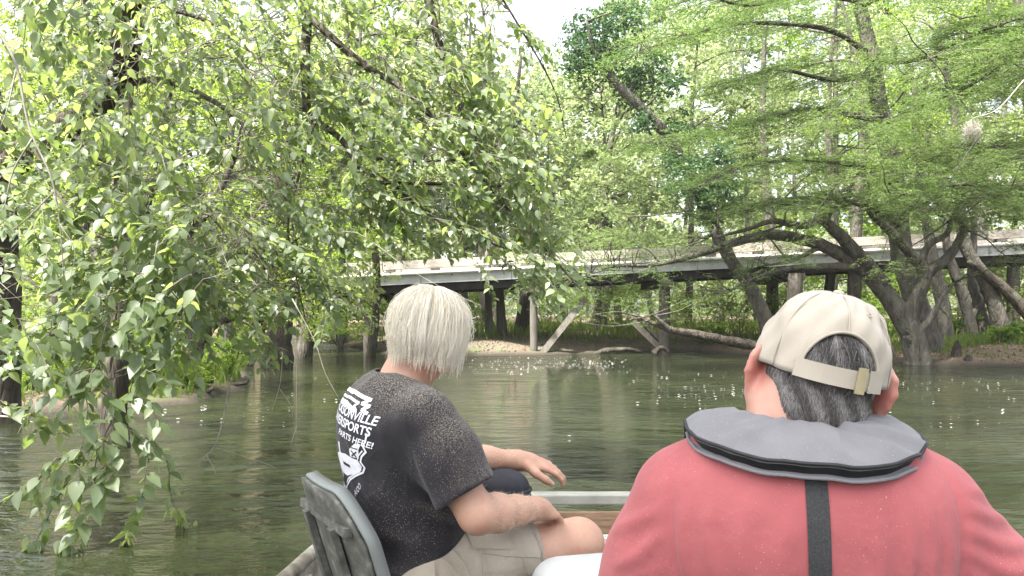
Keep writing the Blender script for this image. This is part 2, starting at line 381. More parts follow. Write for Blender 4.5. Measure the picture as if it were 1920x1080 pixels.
def blob_points(c, r, n):
    p = rand_unit(n)*(rng.random(n)**(1/2.2))[:, None]
    return np.asarray(c)+p*np.asarray(r)
def clump(mb, c, r, n, L, flat=.55, tint0=.5, dt=.22, droop=.35):
    """leaf clump: sub-twigs inside an ellipsoid, leaves gathered round each so that gaps stay open"""
    k = max(3, n//16); cc = blob_points(c, r, k); p = np.repeat(cc, 16, 0)[:n]
    p = p+rng.normal(0, 1, (len(p), 3))*np.array([.16, .16, .09])*np.asarray(r).max()
    n = len(p); ax = rand_unit(n); ax[:, 2] = ax[:, 2]*.5-droop
    nr = rand_unit(n)*(1-flat)+np.array([0, 0, 1.])*flat+.001
    diamond_leaves(mb, p, ax, nr, L*rng.uniform(.7, 1.3, n), L*.6*rng.uniform(.7, 1.3, n), np.clip(tint0+rng.normal(0, dt, n), 0, 1))
def fronds(mb, tw, cs, dirs, length, nl=26, tint0=.5, leaf=.055):
    """flat feathery sprays: a rachis with side shoots that lie in one drooping plane"""
    for c, d in zip(cs, dirs):
        L = length*rng.uniform(.7, 1.3); d = nrm(d); side = nrm(np.cross(d, [0, 0, 1])); n = nl
        t = rng.random(n)*1.0; sg = rng.choice([-1, 1], n); off = rng.random(n)*.42*L*(1-.55*t)
        pos = c+d*(t*L)[:, None]+side*(sg*off)[:, None]+d*(off*.5)[:, None]
        pos[:, 2] -= .22*L*t**2+.25*off+rng.normal(0, .012, n)
        ax = side*(sg*.9)[:, None]+d*.7+rng.normal(0, .25, (n, 3)); nr = np.array([0, 0, 1.])+rng.normal(0, .3, (n, 3))
        diamond_leaves(mb, pos, ax, nr, leaf*rng.uniform(1.1, 2.2, n), leaf*rng.uniform(.28, .5, n), np.clip(tint0+rng.normal(0, .2, n), 0, 1), .1)
        if tw is not None: tw.tube([c, c+d*L*.5-[0, 0, .05*L], c+d*L-[0, 0, .22*L]], [.006, .002], 3, 3)

def wiggle(a, b, n=5, amp=.08, sag=0.0, rise=0.0):
    a = np.asarray(a, float); b = np.asarray(b, float); t = np.linspace(0, 1, n)[:, None]; L = np.linalg.norm(b-a)
    p = a*(1-t)+b*t+rng.normal(0, amp*L*.35, (n, 3))*np.sin(np.pi*t)
    p[:, 2] += (rise-sag)*L*np.sin(np.pi*t[:, 0]); return p
class Tree:
    def __init__(s, name, label, base, cat='tree', group=None):
        s.root = thing(name, label, cat, tuple(base), 0, group); s.o = np.asarray(base, float); s.limbs = MB(); s.cr = MB(); s.paths = []
    def stem(s, pts, rad, m, name='trunk', sides=12, rough=.06, n=None):
        pts = [np.asarray(p, float) for p in pts]; mb = MB(); mb.tube(np.array(pts)-s.o, rad, sides, n or (len(pts)-1)*6+1, rough)
        o = mb.build(name, m, s.root); c = catmull(pts, (len(pts)-1)*6+1); s.paths.append(c); return o
    def limb(s, pts, rad, sides=6, keep=True, rough=.05):
        pts = np.asarray(pts, float); s.limbs.tube(pts-s.o, rad, sides, (len(pts)-1)*3+1, rough)
        if keep: s.paths.append(catmull(pts, (len(pts)-1)*4+1))
    def reach(s, q, r0=.03, low=.25, sides=4):
        """a limb from the nearest point (somewhat lower) of the tree to q"""
        a = np.concatenate(s.paths); d = np.linalg.norm(a-q, axis=1)+np.maximum(a[:, 2]-q[2]+low, 0)*2.0
        s.limb(wiggle(a[np.argmin(d)], q, 5, .12, rise=.06), [r0, r0*.25], sides, keep=False)
    def clump(s, c, r, n, L, limb=True, r0=.03, **kw):
        if limb: s.reach(np.asarray(c), r0)
        clump(s.cr, np.asarray(c)-s.o, r, n, L, **kw)
    def done(s, bark, leaf, crown='crown', limbs='limbs'):
        if s.limbs.n: s.limbs.build(limbs, bark, s.root)['kind'] = 'stuff'
        if s.cr.n:
            o = s.cr.build(crown, leaf, s.root, smooth=False, tint=True); o['kind'] = 'stuff'
        return s.root
def gz(x, y): return float(ground_z(np.array([x]), np.array([y]))[0])
def on_ground(px, D, dz=-.15):
    q = P(px, HZ, D); return V(q[0], q[1], gz(q[0], q[1])+dz)

# ---- far wood: trees behind the bridge and along both banks
def wood_tree(name, label, px, D, h, r, crown_lo, crown_w, nleaf, leaf, bark, lsz, group, lean=(0, 0), tint0=.5, nclump=16):
    b = on_ground(px, D); t = Tree(name, label, b, 'tree', group)
    top = b+V(lean[0]*h, lean[1]*h, h)
    t.stem([b-V(0, 0, .2), b+(top-b)*.03+V(0, 0, 0), b+(top-b)*.3+rng.normal(0, .02*h, 3)*V(1, 1, 0), b+(top-b)*.62+rng.normal(0, .03*h, 3)*V(1, 1, 0), top],
           [r*1.7, r*1.15, r*.9, r*.6, r*.18], bark, sides=9, n=22)
    for k in range(nclump):
        f = rng.random(); z = crown_lo+(h-crown_lo)*f; w = crown_w*(.55+.75*math.sin(math.pi*min(.95, .12+.85*f)))*rng.uniform(.35, 1.0)
        a = rng.uniform(0, 2*math.pi); ctr = b+(top-b)*min(1, z/h); q = V(ctr[0]+w*math.cos(a), ctr[1]+w*math.sin(a), b[2]+z)
        s = rng.uniform(.8, 1.7)*crown_w*.33
        t.clump(q, (s, s, s*.55), nleaf//nclump, lsz, r0=r*.28, tint0=np.clip(tint0+rng.normal(0, .16), .05, .95))
    return t.done(bark, leaf)
FAR = 'trees of the far wood behind the bridge'
far_px = [(-420, 46), (-180, 40), (40, 33), (150, 44), (250, 31), (345, 38), (430, 29.5), (520, 36), (585, 47), (640, 33), (700, 40), (760, 34), (810, 50), (870, 37), (915, 33), (990, 42),
          (1060, 36), (1120, 31), (1160, 47), (1225, 38), (1290, 33), (1350, 46), (1420, 36), (1490, 41), (1560, 33), (1620, 45), (1690, 35), (1760, 41), (1830, 32), (1900, 38), (1990, 34), (2120, 40), (2300, 36),
          (450, 62), (620, 66), (780, 70), (930, 62), (1100, 68), (1280, 64), (1450, 60), (1620, 66), (1800, 58), (2000, 62), (200, 60), (0, 56)]
for i, (px, D) in enumerate(far_px):
    gap = math.exp(-((px-1030)/110)**2)           # the sky shows above the wood here
    h = (D*.34+rng.uniform(1, 5))*(1-.30*gap)
    wood_tree('forest_tree', 'tall pale green leafy tree in the far wood behind the bridge', px, D, h, rng.uniform(.10, .22), rng.uniform(1.0, 2.6), D*.075+rng.uniform(0, .8), int(5400 if D < 50 else 4200),
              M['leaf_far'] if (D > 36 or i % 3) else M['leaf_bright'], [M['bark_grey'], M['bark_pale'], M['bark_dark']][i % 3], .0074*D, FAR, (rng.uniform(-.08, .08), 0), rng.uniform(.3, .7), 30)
fw = MB(); n = 42000; D = rng.uniform(72, 120, n); fx = rng.uniform(-1.2, 1.2, n)*D; top_h = D*.16+3*np.sin(fx*.11)+2*np.sin(fx*.31+1); fz = rng.random(n)**.8*top_h
k = np.floor(fx/4)*7.1; fz = fz*(.75+.25*np.sin(k))
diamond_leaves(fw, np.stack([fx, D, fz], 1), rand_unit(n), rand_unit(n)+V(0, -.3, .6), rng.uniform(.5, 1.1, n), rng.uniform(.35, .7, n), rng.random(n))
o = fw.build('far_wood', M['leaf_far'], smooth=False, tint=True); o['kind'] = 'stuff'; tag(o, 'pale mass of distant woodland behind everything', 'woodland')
# slim trunks that stand under and beside the bridge
TR = [(918, 29, .13, -.03, 'bark_pale', 'slim pale trunk left of the pale bridge post'), (943, 28.6, .15, -.1, 'bark_grey', 'grey trunk leaning left, close left of the pale bridge post'),
      (978, 30, .27, .0, 'bark_dark', 'thick dark trunk just behind the pale bridge post'), (1120, 33, .3, .1, 'bark_grey', 'broad grey trunk seen through the gap right of the slanting brace'),
      (693, 24.6, .14, -.06, 'bark_dark', 'dark crooked trunk at the water left of the white-haired person'), (1600, 25.5, .22, -.05, 'bark_grey', 'grey trunk behind the cap, left of the forked tree'),
      (1545, 26.5, .17, .04, 'bark_grey', 'slim trunk rising just above the beige cap')]
for (px, D, r, ln, bk, lab) in TR:
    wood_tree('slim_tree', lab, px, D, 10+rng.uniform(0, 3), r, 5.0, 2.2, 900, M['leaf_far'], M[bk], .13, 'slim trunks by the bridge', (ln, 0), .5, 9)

# ---- low bushes along the banks
def bush(label, px, D, h, w, n, leaf, lsz, tint0=.5, group='bushes along the banks'):
    b = on_ground(px, D, 0); b[2] = max(b[2], -.05); t = Tree('bush', label, b, 'bush', group)
    for k in range(5):
        a = rng.uniform(0, 6.28); q = b+V(w*.55*math.cos(a), w*.55*math.sin(a), h*rng.uniform(.6, 1.0))
        t.limb(wiggle(b-V(0, 0, .1), q, 5, .15), [.022, .005], 4)
        t.clump(q-V(0, 0, h*.12), (w*.5, w*.5, h*.32), n//7, lsz, False, tint0=tint0+rng.normal(0, .1))
    for k in range(2): t.clump(b+V(0, 0, h*.35), (w*.9, w*.9, h*.3), n//7, lsz, False, tint0=tint0)
    return t.done(M['twig'], leaf, 'foliage', 'stems')
BU = [(720, 27, 2.0, 1.2, 'bright bush on the far bank behind the white-haired head'), (870, 29, 1.6, 1.2, 'low bush behind the sandy strip, right of the white hair'), (1060, 31, 1.7, 1.5, 'sunlit bush behind the slanting bridge brace'),
      (1170, 31, 1.8, 1.4, 'bush behind the driftwood on the far bank'), (1310, 29.5, 1.9, 1.5, 'yellow green bush above the fallen log'), (1385, 28.5, 1.8, 1.3, 'pale twiggy bush left of the beige cap, above the log end'),
      (1330, 27.3, .6, .6, 'small bush at the waterline under the fallen log'), (1625, 25, 1.5, 1.0, 'green bush between the cap and the forked tree'), (1790, 24.5, .9, .9, 'low bush on the brown bank beside the forked tree'),
      (1890, 21.5, .55, .5, 'small bush at the edge of the brown bank, right border'), (1900, 25, 2.6, 1.4, 'large bright bush at the right border under the bridge'), (1845, 27, 1.6, 1.2, 'bush among the leaning trunks on the right bank'),
      (1470, 27.5, 1.6, 1.2, 'bush hidden partly behind the top of the beige cap'), (640, 30, 2.4, 1.6, 'bright bush at the end of the left channel')]
for (px, D, h, w, lab) in [(760, 36, 2.6, 2.2, 'sunlit bush far behind the white hair'), (900, 37, 2.4, 2.2, 'wide sunlit bush far behind the slim pale trunk'), (1020, 38, 2.6, 2.4, 'wide sunlit bush far behind the pale bridge post'), (1140, 36, 2.4, 2.2, 'wide sunlit bush far behind the broad grey trunk'), (1260, 36, 2.6, 2.2, 'wide sunlit bush far behind the dark pile'), (1380, 34, 2.6, 2.2, 'wide sunlit bush far behind the end of the log'), (1560, 33, 2.6, 2.0, 'wide sunlit bush far behind the top of the cap'), (1700, 31, 2.4, 2.0, 'wide sunlit bush far behind the forked tree')]: BU.append((px, D, h, w, lab))
for (px, D, h, w, lab) in BU: bush(lab, px, D, h, w, 1500, M['leaf_bright'], .10, rng.uniform(.35, .65))

# ---- grass and herbs on the banks
gm = MB()
def grass(n, xr, yr, h, dens=lambda x, y: True, dmin=.35):
    x = rng.uniform(*xr, n); y = rng.uniform(*yr, n); d = river_sd(x, y); k = d > dmin+rng.random(n)*.8; x, y = x[k], y[k]
    keep = np.sin(x*1.7+np.sin(y*1.3)*2)+np.cos(y*1.9+x*.6) > rng.normal(-.5, .7, len(x)); x, y = x[keep], y[keep]
    z = ground_z(x, y); n = len(x); hh = h*rng.uniform(.4, 1.4, n); a = rng.uniform(0, 6.28, n); w = .012+.01*rng.random(n)
    ln = rng.normal(0, .25, (n, 2))*hh[:, None]; b = np.stack([x, y, z-.02], 1); s = np.stack([np.cos(a)*w, np.sin(a)*w, np.zeros(n)], 1)
    mid = b+np.stack([ln[:, 0]*.35, ln[:, 1]*.35, hh*.6], 1); tip = b+np.stack([ln[:, 0], ln[:, 1], hh], 1)
    v = np.stack([b-s, b+s, mid+s*.8, mid-s*.8, tip], 1).reshape(-1, 3); i = np.arange(n)[:, None]*5
    gm.add(v, [i+[0, 1, 2, 3], i+[3, 2, 4]], np.repeat(np.clip(rng.normal(.45, .25, n), 0, 1), 5))
grass(26000, (-6, 20), (23, 38), .38, dmin=1.6); grass(9000, (10, 20), (18, 26), .25, dmin=1.0); grass(26000, (-12, -4), (8.5, 18), .28, dmin=.05); grass(6000, (-16, -4), (14, 26), .3); grass(5000, (9, 14), (19.5, 24), .14, dmin=.5)
o = gm.build('bank_grass', M['grass'], smooth=False, tint=True); o['kind'] = 'stuff'; tag(o, 'green grass and herbs growing on the river banks', 'grass')
lm = MB()
n = 9000; x = np.concatenate([rng.uniform(9.5, 18, 5000), rng.uniform(-4, 9, 4000)]); y = np.concatenate([rng.uniform(18, 26, 5000), rng.uniform(24, 31, 4000)]); k = river_sd(x, y) > .25; x, y = x[k], y[k]; n = len(x)
diamond_leaves(lm, np.stack([x, y, ground_z(x, y)+.015], 1), rand_unit(n)*V(1, 1, .25), rng.normal(0, .35, (n, 3))+V(0, 0, 1), rng.uniform(.05, .11, n), rng.uniform(.03, .06, n), rng.random(n))
M['litter'] = leafmat('dry_leaf', [(0, (.10, .06, .035)), (.5, (.24, .155, .09)), (1, (.36, .27, .17))], [(0, (.1, .06, .03)), (1, (.3, .2, .1))], .1, .8, .2)
o = lm.build('leaf_litter', M['litter'], smooth=False, tint=True); o['kind'] = 'stuff'; tag(o, 'brown fallen leaves lying on the banks', 'leaf litter')
# ------------------------------------------------------------------ right bank: forked tree, tall cypress, leaning ivy tree, trunks
def PP(l, D0, D1=None):
    D1 = D0 if D1 is None else D1; n = len(l); return [P(x, y, D0+(D1-D0)*i/max(n-1, 1)) for i, (x, y) in enumerate(l)]
T = Tree('forked_tree', 'grey forked tree with arching low limbs standing at the right waterline', P(1719, 690, 20.3)-V(0, 0, .0))
T.stem([P(1722, 712, 20.3), P(1719, 672, 20.3), P(1707, 619, 20.3), P(1675, 569, 20.3), P(1633, 518, 20.2), P(1598, 492, 20.1), P(1559, 468, 20), P(1518, 453, 19.9), P(1450, 440, 19.6), P(1400, 449, 19.3), P(1352, 462, 19), P(1300, 480, 18.8), P(1225, 497, 18.6), P(1150, 500, 18.3), P(1090, 520, 18)],
       [.42, .33, .30, .24, .21, .19, .165, .15, .13, .11, .10, .07, .05, .03, .012], M['bark_grey'], sides=14, rough=.05)
T.stem(PP([(1700, 625), (1718, 560), (1734, 514), (1706, 474), (1671, 435), (1631, 396), (1628, 350), (1630, 330)], 20.3, 19.2), [.26, .2, .17, .13, .11, .08, .05, .03], M['bark_grey'], 'limb', 10)
T.stem(PP([(1734, 514), (1777, 483), (1801, 447), (1806, 425), (1790, 405), (1760, 402), (1740, 385)], 20, 19.4), [.16, .13, .1, .09, .07, .05, .03], M['bark_grey'], 'limb', 10)
T.stem(PP([(1732, 508), (1730, 487), (1742, 459), (1774, 439), (1785, 410), (1800, 385)], 20, 19.6), [.11, .1, .09, .08, .05, .03], M['bark_grey'], 'limb', 8)
T.stem(PP([(1655, 532), (1622, 490), (1595, 463), (1556, 423), (1540, 412), (1504, 423), (1449, 415), (1397, 431), (1340, 445)], 20.2, 18.8), [.2, .19, .17, .14, .12, .1, .07, .05, .02], M['bark_grey'], 'limb', 10)
T.stem(PP([(1548, 418), (1560, 395), (1591, 360), (1600, 330)], 19.5, 19), [.08, .06, .04, .02], M['bark_grey'], 'limb', 7)
T.stem(PP([(1610, 500), (1540, 500), (1470, 505), (1410, 525), (1370, 545)], 20, 18.6), [.12, .09, .07, .05, .02], M['bark_grey'], 'limb', 7)
T.stem(PP([(1540, 462), (1480, 490), (1420, 500)], 20, 19), [.07, .05, .02], M['bark_grey'], 'limb', 6)
T.stem(PP([(1700, 640), (1735, 610), (1750, 590), (1765, 560), (1790, 530)], 20.2, 19.8), [.15, .12, .09, .06, .03], M['bark_grey'], 'limb', 8)
T.stem(PP([(1350, 462), (1340, 440), (1345, 428)], 19, 18.9), [.12, .1, .04], M['bark_grey'], 'limb', 8)
for i in range(46):
    a = T.paths[rng.integers(0, len(T.paths))]; k = rng.integers(len(a)//2, len(a)); d = V(rng.normal(-.3, .7), rng.normal(-.2, .6), rng.normal(.15, .45)); L = rng.uniform(.5, 1.6)
    q = a[k]+nrm(d)*L; T.limb(wiggle(a[k], q, 5, .15), [.028, .006], 4, keep=False)
    fronds(T.cr, None, np.array([a[k]+(q-a[k])*f-T.o for f in (.5, .7, .9, 1)]), np.array([d+rng.normal(0, .5, 3) for _ in range(4)])*V(1, 1, .3), .5, 26, .55)
for i in range(80):
    q = P(rng.uniform(1000, 1480) if i < 50 else rng.uniform(980, 1260), rng.uniform(430, 565), rng.uniform(17.2, 19.2)); T.reach(q, .018, 0)
    fronds(T.cr, None, [q-T.o+rng.normal(0, .15, 3) for _ in range(4)], [V(rng.normal(-.4, .8), rng.normal(0, .8), -.1) for _ in range(4)], .5, 24, .68)
T.done(M['bark_grey'], M['leaf_cyp'])

C = Tree('tall_tree', 'tall straight dark trunk with feathery foliage, rising behind the forked tree to the top edge', P(1752, 676, 21.6))
C.stem([P(1756, 700, 21.6), P(1750, 676, 21.6), P(1732, 610, 21.6), P(1714, 555, 21.6), P(1690, 470, 21.6), P(1680, 360, 21.5), P(1652, 215, 21.5), P(1634, 105, 21.5), P(1610, 0, 21.4), P(1590, -120, 21.3)],
       [.48, .37, .33, .31, .29, .27, .23, .20, .17, .11], M['bark_grey'], sides=14, rough=.05)
CL = [([(1622, 95), (1560, 58), (1480, 45), (1380, 45), (1290, 65), (1200, 95)], 21.4, 15.5), ([(1652, 228), (1560, 208), (1500, 205), (1400, 232), (1300, 255), (1230, 270)], 21.4, 16),
      ([(1632, 110), (1700, 115), (1780, 85), (1850, 55), (1960, 20)], 21.4, 16), ([(1655, 235), (1740, 190), (1810, 165), (1880, 120), (1950, 60)], 21.4, 17),
      ([(1670, 330), (1740, 300), (1830, 270), (1930, 300)], 21.4, 16), ([(1676, 345), (1600, 310), (1500, 300), (1400, 310), (1330, 340)], 21.4, 16.5),
      ([(1606, 0), (1500, -10), (1400, 10), (1300, -20)], 21.4, 16), ([(1612, 10), (1700, -20), (1800, -10), (1900, -30)], 21.4, 16), ([(1640, 140), (1560, 150), (1450, 130), (1360, 165)], 21.4, 18),
      ([(1685, 400), (1760, 370), (1840, 350), (1940, 380)], 21.4, 17), ([(1688, 420), (1600, 380), (1500, 370), (1420, 390)], 21.4, 18)]
for l, a, b in CL:
    p = PP(l, a, b); C.stem(p, list(np.linspace(.085, .012, len(p))), M['bark_dark'], 'limb', 7)
    c = catmull(p, 40)
    for k in range(5, 40):
        for s in (-1, 1):
            for rep in range(3):
                d = nrm(c[min(k+1, 39)]-c[k-1]); sd_ = nrm(np.cross(d, [0, 0, 1]))*s; dd = nrm(d*.6+sd_+rng.normal(0, .3, 3))*V(1, 1, .4); L = rng.uniform(.1, 1.5)
                q = c[k]+dd*L+V(0, 0, -.10*L+rng.normal(0, .1))
                if rep == 0: C.limb(wiggle(c[k], q, 3, .1), [.012, .003], 3, keep=False)
                fronds(C.cr, None, [q-C.o, c[k]+dd*L*.5-C.o], [dd+rng.normal(0, .3, 3)*V(1, 1, .2)]*2, .5, 24, .33 if l[0][1] < 260 else .5)
C.done(M['bark_dark'], M['leaf_cyp'])

# feathery canopy of cypresses that stand outside the frame on the right and reach over the river
def canopy(name, label, base, trunk, zones, r, seed_px):
    t = Tree(name, label, base); t.stem(trunk, r, M['bark_grey'], sides=10)
    for (x0, x1, y0, y1, D0, D1, n, tint) in zones:
        for _ in range(n):
            q = P(rng.uniform(x0, x1), rng.uniform(y0, y1), rng.uniform(D0, D1))
            a = np.concatenate(t.paths); j = np.argmin(np.linalg.norm((a-q)*V(1, 1, 1.6), axis=1)); p = wiggle(a[j], q, 5, .08, rise=.05)
            L = np.linalg.norm(q-a[j]); t.limb(p, [.008+.007*L, .004], 4, keep=True)
            c = catmull(p, 14)[5:]; dirs = []; cs = []
            for k in range(len(c)):
                for s in (-1, 1):
                    d = nrm(c[k]-c[k-1] if k else c[1]-c[0]); cs.append(c[k]-t.o+rng.normal(0, .12, 3)); dirs.append((nrm(np.cross(d, [0, 0, 1]))*s+d*.8+rng.normal(0, .4, 3))*V(1, 1, .35))
            fronds(t.cr, None, cs, dirs, .55, 24, tint+rng.normal(0, .1))
    return t.done(M['bark_grey'], M['leaf_cyp'])
b = on_ground(2090, 19)
canopy('cypress_tree', 'feathery cypress reaching in from beyond the right border', b, [b-V(0, 0, .2), b+V(-.1, 0, 3), b+V(-.5, -.3, 8), b+V(-.8, -.5, 13)], [(1640, 1960, 0, 420, 14, 19, 60, .5), (1500, 1900, 180, 420, 14, 18, 26, .6), (1440, 1930, 400, 530, 16, 19, 7, .62)], [.35, .28, .2, .08], 0)
b = on_ground(1985, 25)
canopy('cypress_tree', 'pale feathery cypress behind the right border bushes', b, [b-V(0, 0, .2), b+V(-.3, 0, 3.5), b+V(-1.0, 0, 8), b+V(-1.6, 0, 14)], [(1500, 1950, 40, 440, 20, 27, 60, .7)], [.3, .25, .18, .07], 0)
b = on_ground(1450, 29)
canopy('cypress_tree', 'pale feathery cypress rising behind the bridge above the cap', b, [b-V(0, 0, .2), b+V(-.1, 0, 3.5), b+V(-.4, 0, 8), b+V(-.3, 0, 12)], [(1080, 1600, 260, 500, 22, 30, 60, .7), (1150, 1650, 100, 320, 24, 30, 26, .8)], [.24, .2, .15, .06], 0)

# leaning ivy tree
I = Tree('leaning_tree', 'ivy-clad trunk leaning left over the bridge towards the gap of sky', on_ground(1452, 24.2, -.1))
bi = I.o
ip = [bi-V(0, 0, .2), P(1438, 612, 24), P(1418, 560, 23.9), P(1395, 520, 23.7), P(1372, 490, 23.5), P(1340, 430, 23.2), P(1300, 345, 23), P(1255, 262, 22.8), P(1205, 205, 22.6), P(1150, 150, 22.4), P(1115, 95, 22.2), P(1100, 40, 22)]
I.stem(ip, [.3, .25, .22, .2, .19, .18, .17, .16, .15, .12, .08, .03], M['bark_grey'], sides=12)
for (px, py, sx, sy, n) in [(1120, 115, 70, 55, 1500), (1090, 70, 45, 40, 700), (1150, 60, 60, 45, 800), (1205, 150, 55, 50, 800), (1225, 115, 40, 35, 400), (1280, 240, 32, 40, 380), (1265, 300, 25, 35, 250), (1330, 330, 65, 50, 1000), (1290, 350, 55, 45, 800), (1370, 350, 45, 40, 600), (1330, 390, 45, 35, 500), (1215, 220, 25, 25, 180), (1170, 20, 70, 35, 600), (1080, 120, 25, 30, 250), (1255, 165, 35, 30, 300), (1200, 240, 22, 28, 150), (1345, 290, 28, 30, 300)]:
    D = 22.6; I.clump(P(px, py, D)+V(0, rng.normal(0, .4), 0), (sx/FPX*D, .7, sy/FPX*D), n, .13, True, .04, flat=.35, tint0=.5+rng.normal(0, .12))
I.done(M['bark_grey'], M['leaf_ivy'], 'ivy')

# leaning trunks on the right bank
LT = [([(1777, 620), (1765, 560), (1750, 490), (1738, 420), (1720, 300), (1715, 150)], 23.2, .19, 'bark_grey', 'pale leaning trunk right behind the forked tree'),
      ([(1826, 612), (1808, 560), (1789, 510), (1775, 460), (1770, 380), (1740, 250)], 23.4, .15, 'bark_grey', 'slim leaning trunk left of the crossed trunks on the right bank'),
      ([(1884, 618), (1862, 560), (1838, 510), (1813, 467), (1800, 400), (1795, 250), (1760, 60)], 23.3, .21, 'bark_grey', 'thick leaning trunk nearest the right border'),
      ([(1850, 610), (1835, 570), (1822, 520), (1826, 450), (1830, 300)], 23.9, .16, 'bark_grey', 'slim trunk between the two leaning trunks on the right bank'),
      ([(1800, 612), (1835, 575), (1870, 545)], 23.8, .1, 'bark_grey', 'short slanting trunk crossing behind the leaning trunks')]
for l, D, r, bk, lab in LT:
    p = PP(l, D); p[0][2] = gz(p[0][0], p[0][1])-.1; t = Tree('leaning_tree', lab, p[0]); t.stem(p, list(np.linspace(r*1.25, r*.45, len(p))), M[bk], sides=10)
    if len(l) > 4:
        for k in range(6):
            q = p[-1]+V(rng.normal(0, 1.3), rng.normal(0, .8), rng.uniform(-1, 1.5)); t.clump(q, (.8, .8, .5), 130, .11, r0=.035, tint0=.55)
    t.done(M[bk], M['leaf_bright'])
p = PP([(1975, 640), (1915, 575), (1880, 540), (1845, 510), (1815, 490)], 23.0); q0 = Tree('fallen_tree', 'dark half-fallen trunk slanting across the right border', p[0]); q0.stem(p, [.2, .18, .16, .12, .06], M['bark_dark'], sides=10); q0.done(M['bark_dark'], M['leaf_ivy'])

# fallen log over the water, driftwood and stumps
Lg = Tree('fallen_log', 'long fallen log lying just above the water left of the beige cap', P(1400, 655, 22.6), 'log')
Lg.stem(PP([(1490, 668), (1420, 650), (1370, 640), (1310, 628), (1262, 620), (1240, 612), (1215, 602), (1195, 592)], 22.8, 23.4), [.16, .15, .15, .13, .11, .08, .055, .025], M['bark_dark'], sides=12, rough=.08)
Lg.stem(PP([(1258, 620), (1236, 600), (1226, 590)], 23.1), [.08, .06, .03], M['bark_grey'], 'limb', 8)
for l in ([(1232, 592), (1280, 580), (1330, 550)], [(1200, 595), (1160, 585), (1110, 590)], [(1180, 600), (1230, 588), (1290, 560)], [(1215, 602), (1150, 612), (1100, 606)]): Lg.limb(PP(l, 23.2, 22.6), [.03, .01], 5)
for k in range(26):
    q = P(rng.uniform(1060, 1300), rng.uniform(555, 605), rng.uniform(22.4, 23.4)); fronds(Lg.cr, None, [q-Lg.o], [V(rng.normal(), rng.normal(), 0)], .5, 24, .6)
Lg.done(M['bark_grey'], M['leaf_cyp'], 'twig_leaves')
for (l, D, r, lab) in [([(1112, 664), (1140, 657), (1175, 655), (1205, 660)], 26.0, .09, 'dark driftwood lying on the sandy bank by the right brace'), ([(1225, 664), (1240, 652), (1255, 660)], 24.9, .11, 'pale broken root at the foot of the dark pile'), ([(1640, 672), (1652, 655), (1668, 652), (1676, 668)], 21.3, .09, 'curled root beside the foot of the forked tree')]:
    p = PP(l, D); b = p[0].copy(); mb = MB(); mb.tube(np.array(p)-b, [r, r*1.1, r, r*.4], 9, 13, .15); o = mb.build('driftwood', M['bark_dark'] if 'dark' in lab else M['bark_pale'], None, loc=b); tag(o, lab, 'driftwood')
for (px, D, h, r, lab) in [(1793, 20.4, .42, .12, 'short dark stump on the brown bank edge'), (1815, 20.0, .15, .1, 'low cut stump in the shallow water by the right bank')]:
    b = on_ground(px, D, -.2); mb = MB(); mb.tube([V(0, 0, 0), V(0, 0, .15), V(.02, 0, .2+h*.6), V(.03, 0, .2+h)], [r*1.5, r*1.2, r*.8, r*.3], 10, 12, .12); tag(mb.build('stump', M['bark_dark'], None, loc=b), lab, 'stump')
# moss and bare twigs
ms = MB(); c0 = P(1822, 235, 14)
for k in range(260):
    a = V(rng.normal(0, .06), rng.normal(0, .05), rng.uniform(-.12, .1)); ms.tube([a, a+V(rng.normal(0, .05), rng.normal(0, .05), -rng.uniform(.02, .1)), a+V(rng.normal(0, .08), rng.normal(0, .06), -rng.uniform(.08, .3))], [.0022, .001], 3, 4)
ms.tube([P(1920, 150, 14)-c0, P(1870, 205, 14)-c0, P(1822, 222, 14)-c0], [.012, .008, .006], 5)
tag(ms.build('hanging_moss', M['twig_pale'], None, loc=c0), 'pale grey moss clump hanging from a twig near the right border', 'moss')
# ------------------------------------------------------------------ left bank trees, mid distance
def bank_tree(name, label, stems, bark, zones, leaf, lsz, group='trees on the left bank', cl=(.55, .55, .35), per=110, tint0=.55, r0=.03):
    base = stems[0][0][0].copy(); t = Tree(name, label, base, 'tree', group)
    for i, (p, r) in enumerate(stems): t.stem(p, r, bark, 'trunk' if i == 0 else 'limb', 10 if i == 0 else 8)
    for (x0, x1, y0, y1, D0, D1, n) in zones:
        for _ in range(n):
            s = rng.uniform(.6, 1.3); t.clump(P(rng.uniform(x0, x1), rng.uniform(y0, y1), rng.uniform(D0, D1)), np.array(cl)*s, int(per*s), lsz, r0=r0*rng.uniform(.5, 1), tint0=np.clip(tint0+rng.normal(0, .15), .05, .95), flat=.45)
    return t.done(bark, leaf)
def foot(px, D): return on_ground(px, D, -.35) if river_sd(np.array([P(px, 0, D)[0]]), np.array([D]))[0] > -.2 else V(P(px, 0, D)[0], D, -.5)
bank_tree('bank_tree', 'dark twin-stemmed tree standing in the water behind the hanging branches', [([foot(212, 7.6), P(214, 760, 7.6), P(222, 620, 7.6), P(232, 480, 7.7), P(228, 330, 7.8), P(245, 150, 8)], [.16, .12, .1, .09, .07, .04]), (PP([(224, 640), (252, 560), (262, 480), (275, 380), (300, 250), (330, 120)], 7.6, 8.2), [.07, .06, .05, .05, .04, .02]), (PP([(230, 560), (290, 520), (350, 450), (400, 380), (440, 300)], 7.7, 8.2), [.055, .05, .045, .04, .02])],
          M['bark_dark'], [(120, 480, 60, 420, 7.4, 9, 26)], M['leaf_bright'], .06, per=120, cl=(.38, .38, .25), r0=.02)
